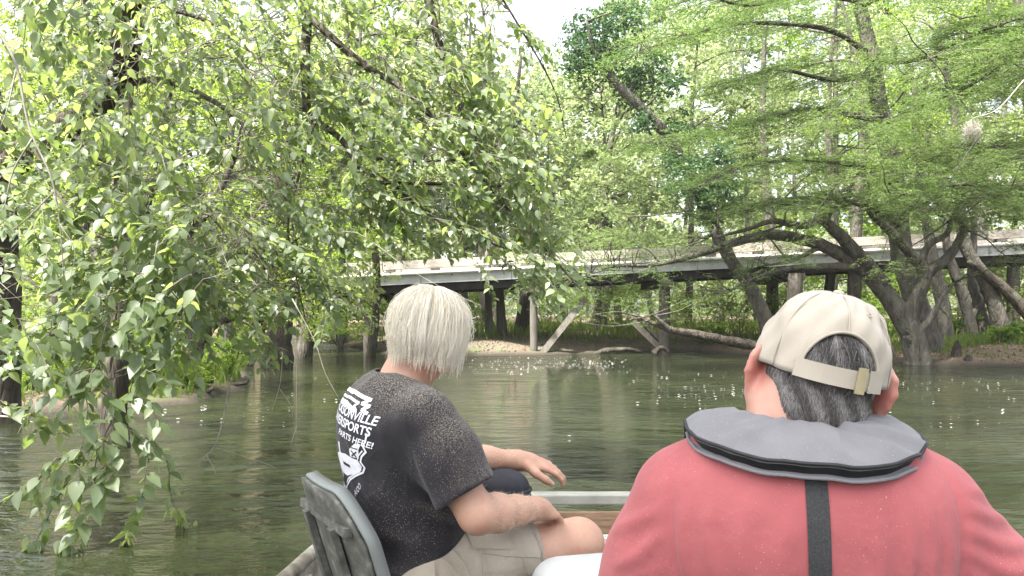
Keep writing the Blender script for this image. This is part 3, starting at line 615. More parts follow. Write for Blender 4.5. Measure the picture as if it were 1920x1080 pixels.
bank_tree('bank_tree', 'crooked brown tree bending right on the left bank', [([foot(352, 13.6), P(352, 700, 13.6), P(368, 640, 13.6), P(400, 600, 13.5), P(432, 588, 13.4), P(470, 560, 13.3), P(500, 480, 13.2)], [.24, .18, .17, .15, .13, .08, .03]), (PP([(365, 650), (352, 560), (350, 480), (360, 380)], 13.6), [.1, .08, .06, .03])],
          M['bark_grey'], [(330, 640, 380, 560, 12, 15, 40)], M['leaf_bright'], .075, tint0=.65)
bank_tree('bank_tree', 'pale slim trunk on the left bank behind the hanging leaves', [([foot(238, 12.8), P(238, 640, 12.8), P(236, 500, 12.8), P(250, 380, 12.9), P(255, 200, 13)], [.2, .17, .15, .12, .06])], M['bark_pale'], [(60, 420, 60, 460, 11.5, 14.5, 44)], M['leaf_bright'], .08, tint0=.6)
bank_tree('bank_tree', 'slanting dark trunk near the left border behind the grey trunk', [([foot(60, 11.2), P(70, 690, 11.2), P(95, 640, 11.1), P(110, 560, 11), P(150, 470, 11), P(170, 330, 11)], [.2, .15, .12, .1, .08, .03])], M['bark_dark'], [(-80, 220, 100, 520, 10.3, 12.5, 36)], M['leaf_bright'], .07, tint0=.5)
bank_tree('bank_tree', 'thick trunk standing in the water left of the boat seat, at the channel mouth', [([V(P(520, 0, 19.2)[0], 19.2, -.5), P(520, 690, 19.2), P(523, 640, 19.2), P(528, 560, 19.2), P(520, 450, 19.3), P(540, 300, 19.4), P(530, 120, 19.4)], [.52, .42, .33, .28, .25, .2, .1])], M['bark_dark'], [(420, 660, 120, 560, 17.5, 21, 60)], M['leaf_bright'], .09, tint0=.7, cl=(.75, .75, .45), per=120)
bank_tree('bank_tree', 'leafy tree with bright drooping foliage over the left channel', [([foot(560, 23), P(575, 640, 23), P(590, 520, 23), P(610, 350, 23.2), P(600, 150, 23.4)], [.3, .24, .2, .15, .06])], M['bark_grey'], [(540, 690, 360, 650, 20.5, 24, 56), (560, 760, 180, 420, 21, 24, 40)], M['leaf_bright'], .10, tint0=.75, cl=(.8, .8, .5), per=120)
bank_tree('bank_tree', 'tall tree of the left wood behind the hanging branches', [([foot(130, 17), P(135, 600, 17), P(140, 450, 17), P(150, 200, 17), P(160, -60, 17)], [.3, .24, .2, .16, .08])], M['bark_grey'], [(-60, 420, -40, 520, 15.5, 19, 115)], M['leaf_bright'], .10, tint0=.6, cl=(.8, .8, .5), per=120)
bank_tree('bank_tree', 'slender tree between the crooked tree and the channel', [([foot(420, 17.5), P(425, 620, 17.5), P(415, 500, 17.5), P(430, 300, 17.6), P(440, 80, 17.8)], [.17, .14, .12, .1, .04])], M['bark_pale'], [(300, 700, -20, 500, 16, 19.5, 105)], M['leaf_bright'], .09, tint0=.65, cl=(.75, .75, .45), per=120)
for (px, D, h, w, lab) in [(300, 12.6, .6, .45, 'bright herb clump on the left bank right of the hanging leaves'), (365, 12.4, .45, .4, 'low bright bush beside the crooked tree foot'), (80, 12.5, 1.3, .9, 'yellow green bush behind the left border trunk'), (160, 13.5, 1.5, 1.0, 'bush behind the twin-stemmed dark tree'), (425, 15, .8, .6, 'small bush behind the water snag'), (470, 20, 1.6, 1.0, 'bush at the mouth of the left channel'), (20, 14.5, 1.8, 1.2, 'tall bush at the left border'), (190, 12.4, 1.0, .9, 'leafy bush behind the pale slim trunk foot'), (250, 11.6, .55, .6, 'low leafy bush right of the twin-stemmed tree foot'), (120, 11.2, .7, .7, 'low bush beside the slanting dark trunk'), (-20, 12.0, .9, .8, 'low bush at the foot of the left border trunk')]:
    bush(lab, px, D, h, w, 1100, M['leaf_bright'], .055 if D < 14 else .08, .6, 'bushes on the left bank')
for (l, D, r, lab) in [([(372, 752), (388, 735), (400, 728)], 12.2, .06, 'dark snag sticking out of the water beyond the hanging leaves'), ([(380, 735), (430, 722), (462, 718), (460, 705)], 13.4, .05, 'thin dark log at the tip of the left bank'), ([(270, 726), (330, 712), (400, 716)], 12.6, .06, 'mossy log lying along the left bank')]:
    p = PP(l, D); p[0][2] = min(p[0][2], -.05); b = p[0].copy(); mb = MB(); mb.tube(np.array(p)-b, np.linspace(r, r*.5, len(l)), 8, 10, .12); tag(mb.build('driftwood', M['bark_dark'], None, loc=b), lab, 'driftwood')

# ------------------------------------------------------------------ the big tree that overhangs the river (near leaves)
O = Tree('overhanging_tree', 'large leaning tree at the left border whose leafy boughs hang over the river', V(P(10, 0, 9.4)[0], 9.4, -.4))
O.stem([O.o, P(10, 795, 9.4), P(12, 540, 9.2), P(12, 330, 8.6), P(125, 240, 7.8), P(210, 165, 7.2), P(235, 90, 6.8), P(246, 0, 6.5), P(262, -160, 6.2), P(300, -330, 6)], [.22, .17, .16, .15, .14, .14, .13, .13, .12, .1], M['bark_dark'], sides=14)
O.stem(PP([(12, 360), (-20, 180), (-60, 0), (-120, -250)], 8.6), [.13, .12, .1, .06], M['bark_dark'], 'limb', 10)
BOUGH = [([(250, -60), (400, -90), (560, -10), (572, 120), (577, 215), (600, 232), (640, 262), (672, 312), (700, 342), (735, 342)], 6.4, 5.9, .055),
         ([(262, -160), (460, -190), (640, -120), (780, -40), (815, 50), (836, 130), (860, 190), (876, 236), (920, 292), (965, 325), (1060, 380)], 6.2, 6.4, .05),
         ([(300, -330), (520, -330), (760, -210), (900, -60), (980, 60), (1040, 170), (1062, 260)], 6.0, 6.6, .018),
         ([(577, 30), (680, 120), (760, 170), (850, 265), (930, 370), (1000, 440), (1060, 510), (1095, 548)], 6.2, 5.6, .03),
         ([(700, 342), (840, 345), (900, 350), (962, 356), (966, 425)], 6.0, 5.8, .016), ([(660, 290), (760, 302), (860, 300), (925, 305)], 6.0, 5.9, .014),
         ([(235, 90), (150, 60), (60, 20), (20, -30)], 6.8, 6.0, .05), ([(210, 165), (300, 150), (400, 190), (480, 260), (530, 360), (560, 470)], 7.1, 6.0, .035),
         ([(125, 240), (200, 300), (300, 330), (390, 400), (450, 480)], 7.7, 6.4, .035), ([(246, 0), (330, 20), (430, 60), (520, 150)], 6.5, 5.9, .03),
         ([(60, 270), (90, 330), (150, 430), (200, 540), (200, 605), (186, 680), (214, 782)], 8.0, 4.6, .022), ([(150, 430), (250, 470), (330, 540), (345, 600)], 6.5, 4.9, .014),
         ([(735, 342), (800, 400), (880, 440), (960, 470)], 5.9, 5.8, .014), ([(590, 228), (560, 330), (540, 430), (560, 540), (575, 610)], 5.9, 5.4, .012)]
for l, a, b, r in BOUGH:
    p = PP(l, a, b); O.stem(p, list(np.linspace(r, max(.004, r*.15), len(p))), M['bark_dark'], 'limb', 8)
LB, LA, LN, LL, LW, LT_ = [], [], [], [], [], []
def spray(path, rad, L, gap, tint, out=None, spread=.75):
    """alternate drooping leaves along a twig"""
    path = np.asarray(path, float); O.limbs.tube(path-O.o, [rad, rad*.35], 4, len(path)*2)
    c = catmull(path, 60); s = np.concatenate([[0], np.cumsum(np.linalg.norm(np.diff(c, axis=0), axis=1))]); n = max(3, int(s[-1]/gap))
    for k in range(n+1):
        u = s[-1]*(.12+.88*k/n); i = min(58, np.searchsorted(s, u)); p = c[i]; d = nrm(c[i+1]-c[i]); sg = 1 if k % 2 else -1
        side = nrm(np.cross(d, [0, 0, 1])+rng.normal(0, .25, 3)); ax = d*rng.uniform(.3, .9)+side*sg*spread+V(0, 0, -.35)+rng.normal(0, .28, 3)
        nr = V(0, -.35, 1.0)+side*sg*.25+rng.normal(0, .42, 3); l = L*1.1*rng.uniform(.5, 1.25)*(1 if k < n else .8)
        LB.append(p+nrm(ax)*.008); LA.append(ax); LN.append(nr); LL.append(l); LW.append(l*rng.uniform(.52, .68)); LT_.append(np.clip(tint+rng.normal(0, .2), 0, 1))
# hanging cluster at lower left whose tips trail in the water
HANG = [([(215, 700), (240, 690), (290, 700), (330, 730)], 4.5, 4.4), ([(186, 690), (140, 700), (90, 740), (50, 790)], 4.5, 4.3), ([(190, 640), (230, 660), (280, 650), (310, 680)], 4.6, 4.5), ([(190, 825), (220, 840), (215, 880), (200, 910)], 4.4, 4.3), ([(120, 856), (90, 870), (70, 910), (75, 960)], 4.3, 4.2), ([(200, 600), (150, 640), (130, 690), (135, 750)], 4.6, 4.4), ([(120, 860), (150, 880), (140, 930), (120, 990)], 4.3, 4.2), ([(200, 605), (186, 680), (214, 782), (190, 825), (120, 856), (50, 908), (12, 938)], 4.5, 4.2), ([(214, 782), (186, 840), (176, 900), (186, 925), (150, 985), (118, 1036)], 4.5, 4.2), ([(214, 785), (270, 830), (276, 866), (265, 940), (250, 975), (236, 1022)], 4.5, 4.35),
        ([(222, 790), (290, 832), (315, 870), (320, 930), (345, 982)], 4.5, 4.72), ([(150, 870), (110, 930), (80, 990), (60, 1030)], 4.35, 4.25), ([(186, 680), (140, 740), (100, 790), (60, 815)], 4.5, 4.4), ([(200, 610), (250, 650), (262, 720), (240, 780)], 4.5, 4.4), ([(186, 680), (160, 720), (165, 780), (150, 850)], 4.5, 4.3),
        ([(215, 780), (240, 740), (280, 760), (300, 800)], 4.5, 4.4), ([(190, 825), (150, 840), (110, 880), (95, 940)], 4.4, 4.2), ([(176, 900), (200, 870), (180, 930), (170, 960)], 4.35, 4.25), ([(150, 560), (130, 600), (110, 640), (95, 700)], 4.9, 4.6), ([(250, 560), (290, 590), (330, 600), (350, 640)], 4.8, 4.6)]
for l, a, b in HANG: spray(PP(l, a, b), .005, .100, .034, .62)
for (x, y) in [(128, 1036), (236, 1024), (345, 984), (60, 1032), (150, 1030)]:        # pale trailing tips
    for k in range(7):
        q = P(x+rng.normal(0, 10), y-12+rng.normal(0, 9), CAMZ*FPX/(y-HZ)-.02); LB.append(q); LA.append(V(rng.normal(0, .4), rng.normal(0, .3), -1)); LN.append(rand_unit(1)[0]); LL.append(.075); LW.append(.04); LT_.append(1.0)
# crown sprays: (x0, x1, y0, y1, D0, D1, count, leaf length, tint)
ZONES = [(0, 340, 430, 720, 4.5, 5.2, 52, .092, .55), (40, 330, 600, 840, 4.25, 4.7, 9, .10, .6), (0, 280, 0, 430, 4.7, 6.6, 72, .09, .5), (230, 560, 0, 300, 5.2, 7.0, 44, .08, .5), (250, 560, 280, 620, 5.0, 6.6, 54, .085, .5), (540, 760, 0, 260, 5.6, 6.8, 34, .075, .5), (540, 800, 200, 460, 5.4, 6.4, 46, .08, .5),
         (740, 960, 0, 220, 5.6, 6.8, 36, .075, .55), (760, 1000, 190, 400, 5.5, 6.5, 44, .078, .55), (880, 1070, 250, 520, 5.4, 6.3, 40, .075, .6), (520, 640, 430, 640, 5.0, 5.8, 20, .08, .55), (640, 900, 400, 480, 5.4, 6.2, 16, .075, .65), (980, 1100, 430, 560, 5.5, 6.0, 12, .07, .7), (940, 1050, 60, 260, 5.8, 6.6, 14, .07, .55), (300, 540, 560, 690, 5.0, 6.0, 12, .07, .55), (610, 770, 470, 600, 6.4, 8, 16, .06, .95)]
allp = np.concatenate(O.paths[2:])
for (x0, x1, y0, y1, D0, D1, n, L, tint) in ZONES:
    for _ in range(n):
        x, y, D = rng.uniform(x0, x1), rng.uniform(y0, y1), rng.uniform(D0, D1); q = P(x, y, D); ln = rng.uniform(.35, .8)
        d = nrm(V(rng.normal(.75 if x > 330 else .1, .45), rng.normal(-.15, .4), -rng.uniform(.25, .9))); st = q-d*ln
        dd_ = np.linalg.norm(allp-st, axis=1)+np.maximum(st[2]-allp[:, 2], 0)*.7; j = np.argpartition(dd_, 40)[rng.integers(0, 40)]; a = allp[j]
        if np.linalg.norm(a-st) > .1: O.limbs.tube(wiggle(a, st, 6, .3, rise=.1)-O.o, [.0036, .002], 4, 11)
        mid = (st+q)/2+V(0, 0, .07*ln)+rng.normal(0, .03, 3); t0 = tint+rng.normal(0, .12)
        spray([st, mid, q], .0035, L, .042, t0)
        for k in range(2):
            s0 = st+(q-st)*rng.uniform(.15, .7); e = s0+nrm(d+rng.normal(0, .6, 3)+V(0, 0, -.2))*ln*rng.uniform(.35, .65); spray([s0, (s0+e)/2+V(0, 0, .02), e], .0025, L*.9, .042, t0)
LB, LA, LN, LL, LW, LT_ = [np.array(q) for q in (LB, LA, LN, LL, LW, LT_)]
u = 960+FPX*LB[:, 0]/LB[:, 1]; vv = HZ-FPX*(LB[:, 2]-CAMZ)/LB[:, 1]
vis = (u > 5) & (u < 1915) & (vv > 5) & (vv < 1075); score = np.where(vis, LL/LB[:, 1], 0)*np.where(rng.random(len(u)) < .8, 1, .5)
top = np.argsort(-score)[:300]; rest = np.ones(len(u), bool); rest[top] = False
mb = MB(); full_leaves(mb, LB[rest]-O.o, LA[rest], LN[rest], LL[rest], LW[rest], LT_[rest])
fo = mb.build('foliage', M['leaf_fg'], O.root, smooth=True, tint=True); fo['kind'] = 'stuff'
tv, tf3, tf4 = leaf_template(); LM = []
for k in range(6):
    q = tv.copy(); q[:, 2] *= .4+.3*k; LM.append(mesh_data('leaf', q, [tf3, tf4], M['leaf_fg'], True, np.full(len(q), .25+.14*k)))
for i in top:
    ax = nrm(LA[i]); s = nrm(np.cross(ax, LN[i])); nn = np.cross(s, ax); L, W = LL[i], LW[i]
    o = link('leaf', LM[int(np.clip((LT_[i]-.15)*7, 0, 5))], O.root)
    o.matrix_basis = Matrix([[s[r]*W, ax[r]*L, nn[r]*L, LB[i][r]-O.o[r]] for r in range(3)]+[[0, 0, 0, 1]])
O.limbs.build('twigs', M['twig'], O.root)['kind'] = 'stuff'
# bare pale twigs hanging at the left border and above the water
def dead(l, D0, D1, r):
    bt = MB(); bt.tube(np.array(PP(l, D0, D1))-O.o, np.linspace(r, r*.3, len(l)), 5); bt.build('bare_twig', M['twig_mid'], O.root)
dead([(-10, 50), (30, 120), (55, 240), (95, 330), (112, 420), (120, 525)], 4.6, 4.5, .009)
dead([(30, 130), (15, 200), (0, 240)], 4.6, 4.5, .006); dead([(60, 260), (25, 320), (10, 380), (0, 400)], 4.55, 4.5, .006); dead([(100, 360), (50, 410), (10, 440)], 4.5, 4.4, .005); dead([(95, 350), (60, 300), (35, 290)], 4.5, 4.4, .004); dead([(112, 420), (140, 470), (130, 530)], 4.5, 4.4, .004)
dead([(430, 725), (415, 800), (400, 840), (365, 872)], 5.6, 5.3, .007); dead([(388, 855), (402, 880), (404, 888)], 5.4, 5.3, .004); dead([(405, 840), (440, 850), (500, 870), (520, 880)], 5.5, 5.4, .003)
dead([(555, 560), (556, 700), (555, 838)], 5.2, 5.2, .003); dead([(556, 800), (548, 825), (545, 842)], 5.2, 5.2, .002); dead([(548, 560), (590, 640), (610, 700), (640, 755)], 5.0, 5.0, .004)
dead([(530, 660), (525, 720), (510, 770)], 5.4, 5.4, .003); dead([(525, 730), (545, 760), (550, 790)], 5.4, 5.4, .002); dead([(0, 780), (40, 785), (70, 795)], 5, 4.9, .008)
dead([(610, 440), (660, 435), (700, 455), (760, 500), (830, 540), (905, 575)], 5.6, 5.2, .004)
# ------------------------------------------------------------------ distance-field modelling for bodies and cloth
class Field:
    def __init__(s, lo, hi, h):
        s.lo = np.asarray(lo, float); s.h = h; s.n = np.ceil((np.asarray(hi, float)-s.lo)/h).astype(int)+1
        s.ax = [(s.lo[i]+h*np.arange(s.n[i])).astype(np.float32) for i in range(3)]; s.v = np.full(s.n, .5, np.float32)
    def _sub(s, lo, hi):
        i0 = np.clip(np.floor((np.asarray(lo)-s.lo)/s.h).astype(int), 0, s.n); i1 = np.clip(np.ceil((np.asarray(hi)-s.lo)/s.h).astype(int)+1, 0, s.n)
        sl = tuple(slice(a, b) for a, b in zip(i0, i1)); return sl, s.ax[0][sl[0]][:, None, None], s.ax[1][sl[1]][None, :, None], s.ax[2][sl[2]][None, None, :]
    def put(s, fn, lo, hi, k, op='add'):
        pad = k+3*s.h+.02; sl, X, Y, Z = s._sub(np.asarray(lo)-pad, np.asarray(hi)+pad)
        if 0 in (X.size, Y.size, Z.size): return s
        d = fn(X, Y, Z); v = s.v[sl]
        if op == 'add': h = np.clip(.5+.5*(v-d)/k, 0, 1); s.v[sl] = v*(1-h)+d*h-k*h*(1-h)
        elif op == 'cut': d = -d; h = np.clip(.5-.5*(v-d)/k, 0, 1); s.v[sl] = v*(1-h)+d*h+k*h*(1-h)
        elif op == 'disp': s.v[sl] = v-d
        return s
    def cone(s, a, b, ra, rb, k=.02, op='add'):
        a = np.asarray(a, float); b = np.asarray(b, float); ab = b-a; L2 = max(float(ab@ab), 1e-9)
        def fn(X, Y, Z):
            px, py, pz = X-a[0], Y-a[1], Z-a[2]; t = np.clip((px*ab[0]+py*ab[1]+pz*ab[2])/L2, 0, 1)
            return np.sqrt((px-t*ab[0])**2+(py-t*ab[1])**2+(pz-t*ab[2])**2)-(ra+(rb-ra)*t)
        r = max(ra, rb); return s.put(fn, np.minimum(a, b)-r, np.maximum(a, b)+r, k, op)
    def chain(s, pts, rad, k=.02, op='add'):
        for i in range(len(pts)-1): s.cone(pts[i], pts[i+1], rad[i], rad[i+1], k, op)
        return s
    def ell(s, c, r, R=None, k=.02, op='add'):
        c = np.asarray(c, float); r = np.asarray(r, float); R = np.eye(3) if R is None else np.asarray(R, float)
        def fn(X, Y, Z):
            q = (X-c[0], Y-c[1], Z-c[2]); l = [q[0]*R[0, i]+q[1]*R[1, i]+q[2]*R[2, i] for i in range(3)]
            k0 = np.sqrt((l[0]/r[0])**2+(l[1]/r[1])**2+(l[2]/r[2])**2); k1 = np.sqrt((l[0]/r[0]**2)**2+(l[1]/r[1]**2)**2+(l[2]/r[2]**2)**2)
            return k0*(k0-1)/np.maximum(k1, 1e-6)
        m = r.max(); return s.put(fn, c-m, c+m, k, op)
    def plane(s, p, n, k=.004):                       # cut away everything on the side n points to
        p = np.asarray(p, float); n = nrm(n)
        s.v = np.maximum(s.v, ((s.ax[0][:, None, None]-p[0])*n[0]+(s.ax[1][None, :, None]-p[1])*n[1]+(s.ax[2][None, None, :]-p[2])*n[2]).astype(np.float32)); return s
    def surface(s):                                   # remember the present surface so that folds can follow it
        p, q = s.mesh(0); s.tree = BVHTree.FromPolygons([tuple(v) for v in p], [tuple(f) for f in q])
    def fold(s, pts, w, amp):                         # a ridge (or, negative, a crease) along a line drawn on the surface
        if not hasattr(s, 'tree'): s.surface()
        pts = [np.array(s.tree.find_nearest(Vector(p))[0]) for p in catmull([np.asarray(p, float) for p in pts], 4*len(pts)-3)]; n = len(pts)-1
        def fn(X, Y, Z):
            best = None
            for k, (a, b) in enumerate(zip(pts[:-1], pts[1:])):
                ab = b-a; L2 = float(ab@ab)+1e-9; px, py, pz = X-a[0], Y-a[1], Z-a[2]; t = np.clip((px*ab[0]+py*ab[1]+pz*ab[2])/L2, 0, 1)
                d2 = (px-t*ab[0])**2+(py-t*ab[1])**2+(pz-t*ab[2])**2; u = (k+t)/n
                if best is None: best, uu = d2, u
                else: m_ = d2 < best; best = np.where(m_, d2, best); uu = np.where(m_, u, uu)
            return amp*np.exp(-best/w**2)*np.sin(np.pi*np.clip(.06+.88*uu, 0, 1))
        q = np.array(pts); return s.put(fn, q.min(0)-2.2*w, q.max(0)+2.2*w, 0, 'disp')
    def mesh(s, smooth=2):
        v = s.v; ins = v < 0; nx, ny, nz = v.shape
        cnt = np.zeros((nx-1, ny-1, nz-1), np.int8); offs = [(i, j, k) for i in (0, 1) for j in (0, 1) for k in (0, 1)]
        for (i, j, k) in offs: cnt += ins[i:nx-1+i, j:ny-1+j, k:nz-1+k]
        mix = (cnt > 0) & (cnt < 8); I = np.argwhere(mix); idm = np.full(mix.shape, -1, np.int64); idm[mix] = np.arange(len(I))
        cv = np.stack([v[I[:, 0]+a, I[:, 1]+b, I[:, 2]+c] for a, b, c in offs], 1); acc = np.zeros((len(I), 3)); num = np.zeros(len(I)); of = np.array(offs, float)
        for a in range(8):
            for b in range(a+1, 8):
                if np.abs(of[a]-of[b]).sum() != 1: continue
                va, vb = cv[:, a], cv[:, b]; k = (va < 0) != (vb < 0); t = np.where(k, va/np.where(k, va-vb, 1), 0)
                acc += np.where(k[:, None], of[a]+t[:, None]*(of[b]-of[a]), 0); num += k
        pos = s.lo+(I+acc/num[:, None])*s.h; quads = []
        for ax in range(3):
            sl0 = [slice(None)]*3; sl1 = [slice(None)]*3; sl0[ax] = slice(0, -1); sl1[ax] = slice(1, None)
            ch = ins[tuple(sl0)] != ins[tuple(sl1)]; E = np.argwhere(ch); o1, o2 = [(1, 2), (2, 0), (0, 1)][ax]
            E = E[(E[:, o1] > 0) & (E[:, o2] > 0) & (E[:, o1] < v.shape[o1]-1) & (E[:, o2] < v.shape[o2]-1)]
            def cell(d1, d2):
                q = E.copy(); q[:, o1] += d1; q[:, o2] += d2; return idm[q[:, 0], q[:, 1], q[:, 2]]
            Q = np.stack([cell(-1, -1), cell(0, -1), cell(0, 0), cell(-1, 0)], 1); fl = ~ins[E[:, 0], E[:, 1], E[:, 2]]
            Q[fl] = Q[fl][:, ::-1]; quads.append(Q)
        Q = np.concatenate(quads); Q = Q[(Q >= 0).all(1)]
        for _ in range(smooth):
            a = np.zeros_like(pos); c = np.zeros(len(pos))
            for i in range(4):
                j = Q[:, (i+1) % 4]; np.add.at(a, Q[:, i], pos[j]); np.add.at(c, Q[:, i], 1); np.add.at(a, j, pos[Q[:, i]]); np.add.at(c, j, 1)
            k = c > 0; pos[k] = .5*pos[k]+.5*a[k]/c[k][:, None]
        return pos, Q
def rot(yaw=0, pitch=0, roll=0):                     # degrees; z, then x, then y axis
    return np.array(Matrix.Rotation(math.radians(yaw), 3, 'Z') @ Matrix.Rotation(math.radians(pitch), 3, 'X') @ Matrix.Rotation(math.radians(roll), 3, 'Y'))

# ------------------------------------------------------------------ skin, cloth, hair materials
m, nt = nodes('skin'); v = mapping(nt)
n1 = noise(nt, v, 14, 4); n2 = noise(nt, v, 120, 3); n3 = noise(nt, v, 45, 4)
c = ramp(nt, n1, [(.3, (.40, .225, .155)), (.7, (.50, .30, .215))]); c = mixc(nt, mrange(nt, n3, .55, .72, 0, .45), c, (.48, .20, .15)); c = mixc(nt, mrange(nt, n2, .62, .72, 0, .35), c, (.36, .17, .10))
p = princ(nt, Base__Color=c, Roughness=.52, Normal=bump(nt, n2, .25, .002)); p.inputs['Subsurface Weight'].default_value = .12; p.inputs['Subsurface Radius'].default_value = (.012, .005, .003); p.inputs['Specular IOR Level'].default_value = .4
M['skin'] = m
m, nt = nodes('ruddy_skin'); v = mapping(nt); n1 = noise(nt, v, 18, 4); n2 = noise(nt, v, 130, 3)
c = ramp(nt, n1, [(.3, (.42, .22, .165)), (.7, (.50, .29, .22))]); c = mixc(nt, math_(nt, 'MULTIPLY', nd(nt, 'Attribute', _attribute_name='tint').outputs['Fac'], .75), c, (.48, .135, .12)); p = princ(nt, Base__Color=c, Roughness=.5, Normal=bump(nt, n2, .2, .002)); p.inputs['Subsurface Weight'].default_value = .12; p.inputs['Subsurface Radius'].default_value = (.014, .005, .003)
M['skin_red'] = m
def cloth(name, stops, specks, speck_amt, up_tone=None, wr=.35, fine=900, crease=1.0):
    m, nt = nodes(name); v = mapping(nt); f = noise(nt, v, 9, 5); c = ramp(nt, f, stops)
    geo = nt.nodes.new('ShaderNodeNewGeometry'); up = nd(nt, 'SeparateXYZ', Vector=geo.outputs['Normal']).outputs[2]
    if up_tone:                                         # pale grain, stronger where the cloth faces up
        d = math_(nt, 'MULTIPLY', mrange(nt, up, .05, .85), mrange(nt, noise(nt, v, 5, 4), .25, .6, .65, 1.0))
        g = mrange(nt, noise(nt, v, 330, 2), .45, .62); c = mixc(nt, math_(nt, 'MULTIPLY', math_(nt, 'MULTIPLY', d, g), .7), c, up_tone)
    s = noise(nt, v, 420, 1, .4); lo = noise(nt, v, 7, 3)
    sp = math_(nt, 'MULTIPLY', mrange(nt, s, .70-.03*speck_amt, .74-.03*speck_amt), mrange(nt, lo, .42, .6)); c = mixc(nt, math_(nt, 'MULTIPLY', sp, .6), c, specks)
    w = nd(nt, 'TexWave', Vector=v, Scale=fine, Distortion=1.0).outputs['Fac']; h = math_(nt, 'ADD', math_(nt, 'MULTIPLY', noise(nt, v, 11, 4, .5, .15), 1.0), math_(nt, 'MULTIPLY', noise(nt, v, 300, 2), .03))
    rg = nd(nt, 'TexNoise', Vector=mapping(nt, (1, 1, .55)), Scale=7.0, Detail=1.0, Roughness=.4, Distortion=1.1).outputs['Fac']; rg = math_(nt, 'POWER', math_(nt, 'SUBTRACT', 1.0, math_(nt, 'ABSOLUTE', math_(nt, 'SUBTRACT', math_(nt, 'MULTIPLY', rg, 2.0), 1.0))), 4.0)
    h = math_(nt, 'ADD', h, math_(nt, 'MULTIPLY', rg, .55*crease))
    pp = princ(nt, Base__Color=c, Roughness=.92, Normal=bump(nt, h, wr, .018)); pp.inputs['Specular IOR Level'].default_value = .15; pp.inputs['Sheen Weight'].default_value = .12
    M[name] = m; return m
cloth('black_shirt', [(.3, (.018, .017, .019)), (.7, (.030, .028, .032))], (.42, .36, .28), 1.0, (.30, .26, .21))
cloth('red_shirt', [(.3, (.30, .082, .088)), (.7, (.36, .105, .11))], (.56, .36, .34), -.4, wr=.5, crease=.15)
cloth('khaki', [(.3, (.26, .225, .175)), (.7, (.35, .31, .25))], (.48, .44, .36), .2, wr=.9)
cloth('cap_cloth', [(.3, (.36, .32, .265)), (.7, (.42, .375, .315))], (.6, .55, .46), 0, wr=.12, crease=.5)
cloth('vest_grey', [(.3, (.15, .147, .155)), (.7, (.19, .186, .195))], (.4, .38, .38), -.3, wr=.3)
cloth('dark_jeans', [(.3, (.05, .055, .07)), (.7, (.08, .085, .10))], (.2, .2, .2), 0)
M['print'] = simple('white_print', [(.3, (.62, .62, .66)), (.7, (.74, .74, .78))], 90, .7)
M['webbing'] = simple('black_webbing', [(.3, (.012, .012, .013)), (.7, (.04, .04, .042))], 350, .7, .5, .002, (1, 1, 1))
M['black_trim'] = simple('black_trim', [(.3, (.008, .008, .009)), (.7, (.018, .018, .02))], 40, .6)
M['brass'] = simple('brass_buckle', [(.3, (.42, .36, .22)), (.7, (.55, .48, .32))], 30, .4, .1, .002, (1, 1, 1), .6)
def hairmat(name, stops):
    m, nt = nodes(name); a = nd(nt, 'Attribute', _attribute_name='tint').outputs['Fac']; c = ramp(nt, a, stops)
    p = princ(nt, Base__Color=c, Roughness=.45); p.inputs['Specular IOR Level'].default_value = .35; return m
M['hair_white'] = hairmat('white_hair', [(0, (.55, .47, .33)), (.5, (.78, .72, .58)), (1, (.88, .85, .76))])
M['hair_grey'] = hairmat('grey_hair', [(0, (.05, .045, .043)), (.5, (.14, .13, .125)), (1, (.36, .345, .335))])
def strands(mb, paths, w, tint):
    """thin three-sided hairs; paths (N,K,3)"""
    N, K, _ = paths.shape; t = nrm(np.gradient(paths, axis=1)); a = nrm(np.cross(t, rand_unit(N)[:, None, :])); b = np.cross(t, a)
    tp = np.linspace(1, .25, K)[None, :, None]*w; ring = np.stack([paths+a*tp, paths+(-.5*a+.87*b)*tp, paths+(-.5*a-.87*b)*tp], 2)
    i = (np.arange(N)[:, None]*K+np.arange(K-1)[None])*3; i = i.reshape(-1, 1)
    f = np.concatenate([i+[q, (q+1) % 3, (q+1) % 3+3, q+3] for q in range(3)])
    mb.add(ring.reshape(-1, 3), [f], np.repeat(np.broadcast_to(tint, (N,)), K*3))

def hand(F, wrist, dirv, up, curl=.35, side=1, spread=.12, s=1.0):
    """palm, four jointed fingers of unequal length and a thumb leaving the side of the palm; `side` = +1 puts the thumb at cross(dir,up)"""
    d = nrm(dirv); u = nrm(np.asarray(up, float)-d*np.dot(up, d)); r = np.cross(d, u)*side; w = np.asarray(wrist, float)
    pc = w+d*.045*s; F.ell(pc, (.040*s, .048*s, .017*s), np.stack([r, d, u], 1), .016)
    F.cone(w-d*.01, w+d*.03*s, .026*s, .027*s, .02)
    for k, (o, L) in enumerate([(.029, .074), (.010, .083), (-.010, .077), (-.028, .060)]):
        p = w+d*(.080-.004*abs(k-1))*s+r*o*s; dd = nrm(d+r*spread*(1.2-k*.8)); uu = u; a = 0; pts = [w+d*.05*s+r*o*.8*s, p]
        for j, q in enumerate((.46, .31, .23)):
            a += curl*(.75+.5*j)*(1+.08*k); st = dd*math.cos(a)-uu*math.sin(a); pts.append(pts[-1]+st*L*q*s)
        F.chain(pts, [x*s for x in (.0098, .0090, .0086, .0080, .0068)], .004)
    t0 = w+d*.022*s+r*.028*s; t1 = t0+nrm(d*.7+r*.75-u*.25)*.036*s; t2 = t1+nrm(d+r*.25-u*.35)*.032*s; t3 = t2+nrm(d-u*.45-r*.02)*.024*s
    F.chain([t0-d*.012*s-r*.008*s, t0, t1, t2, t3], [x*s for x in (.014, .0145, .0125, .0108, .0085)], .007)
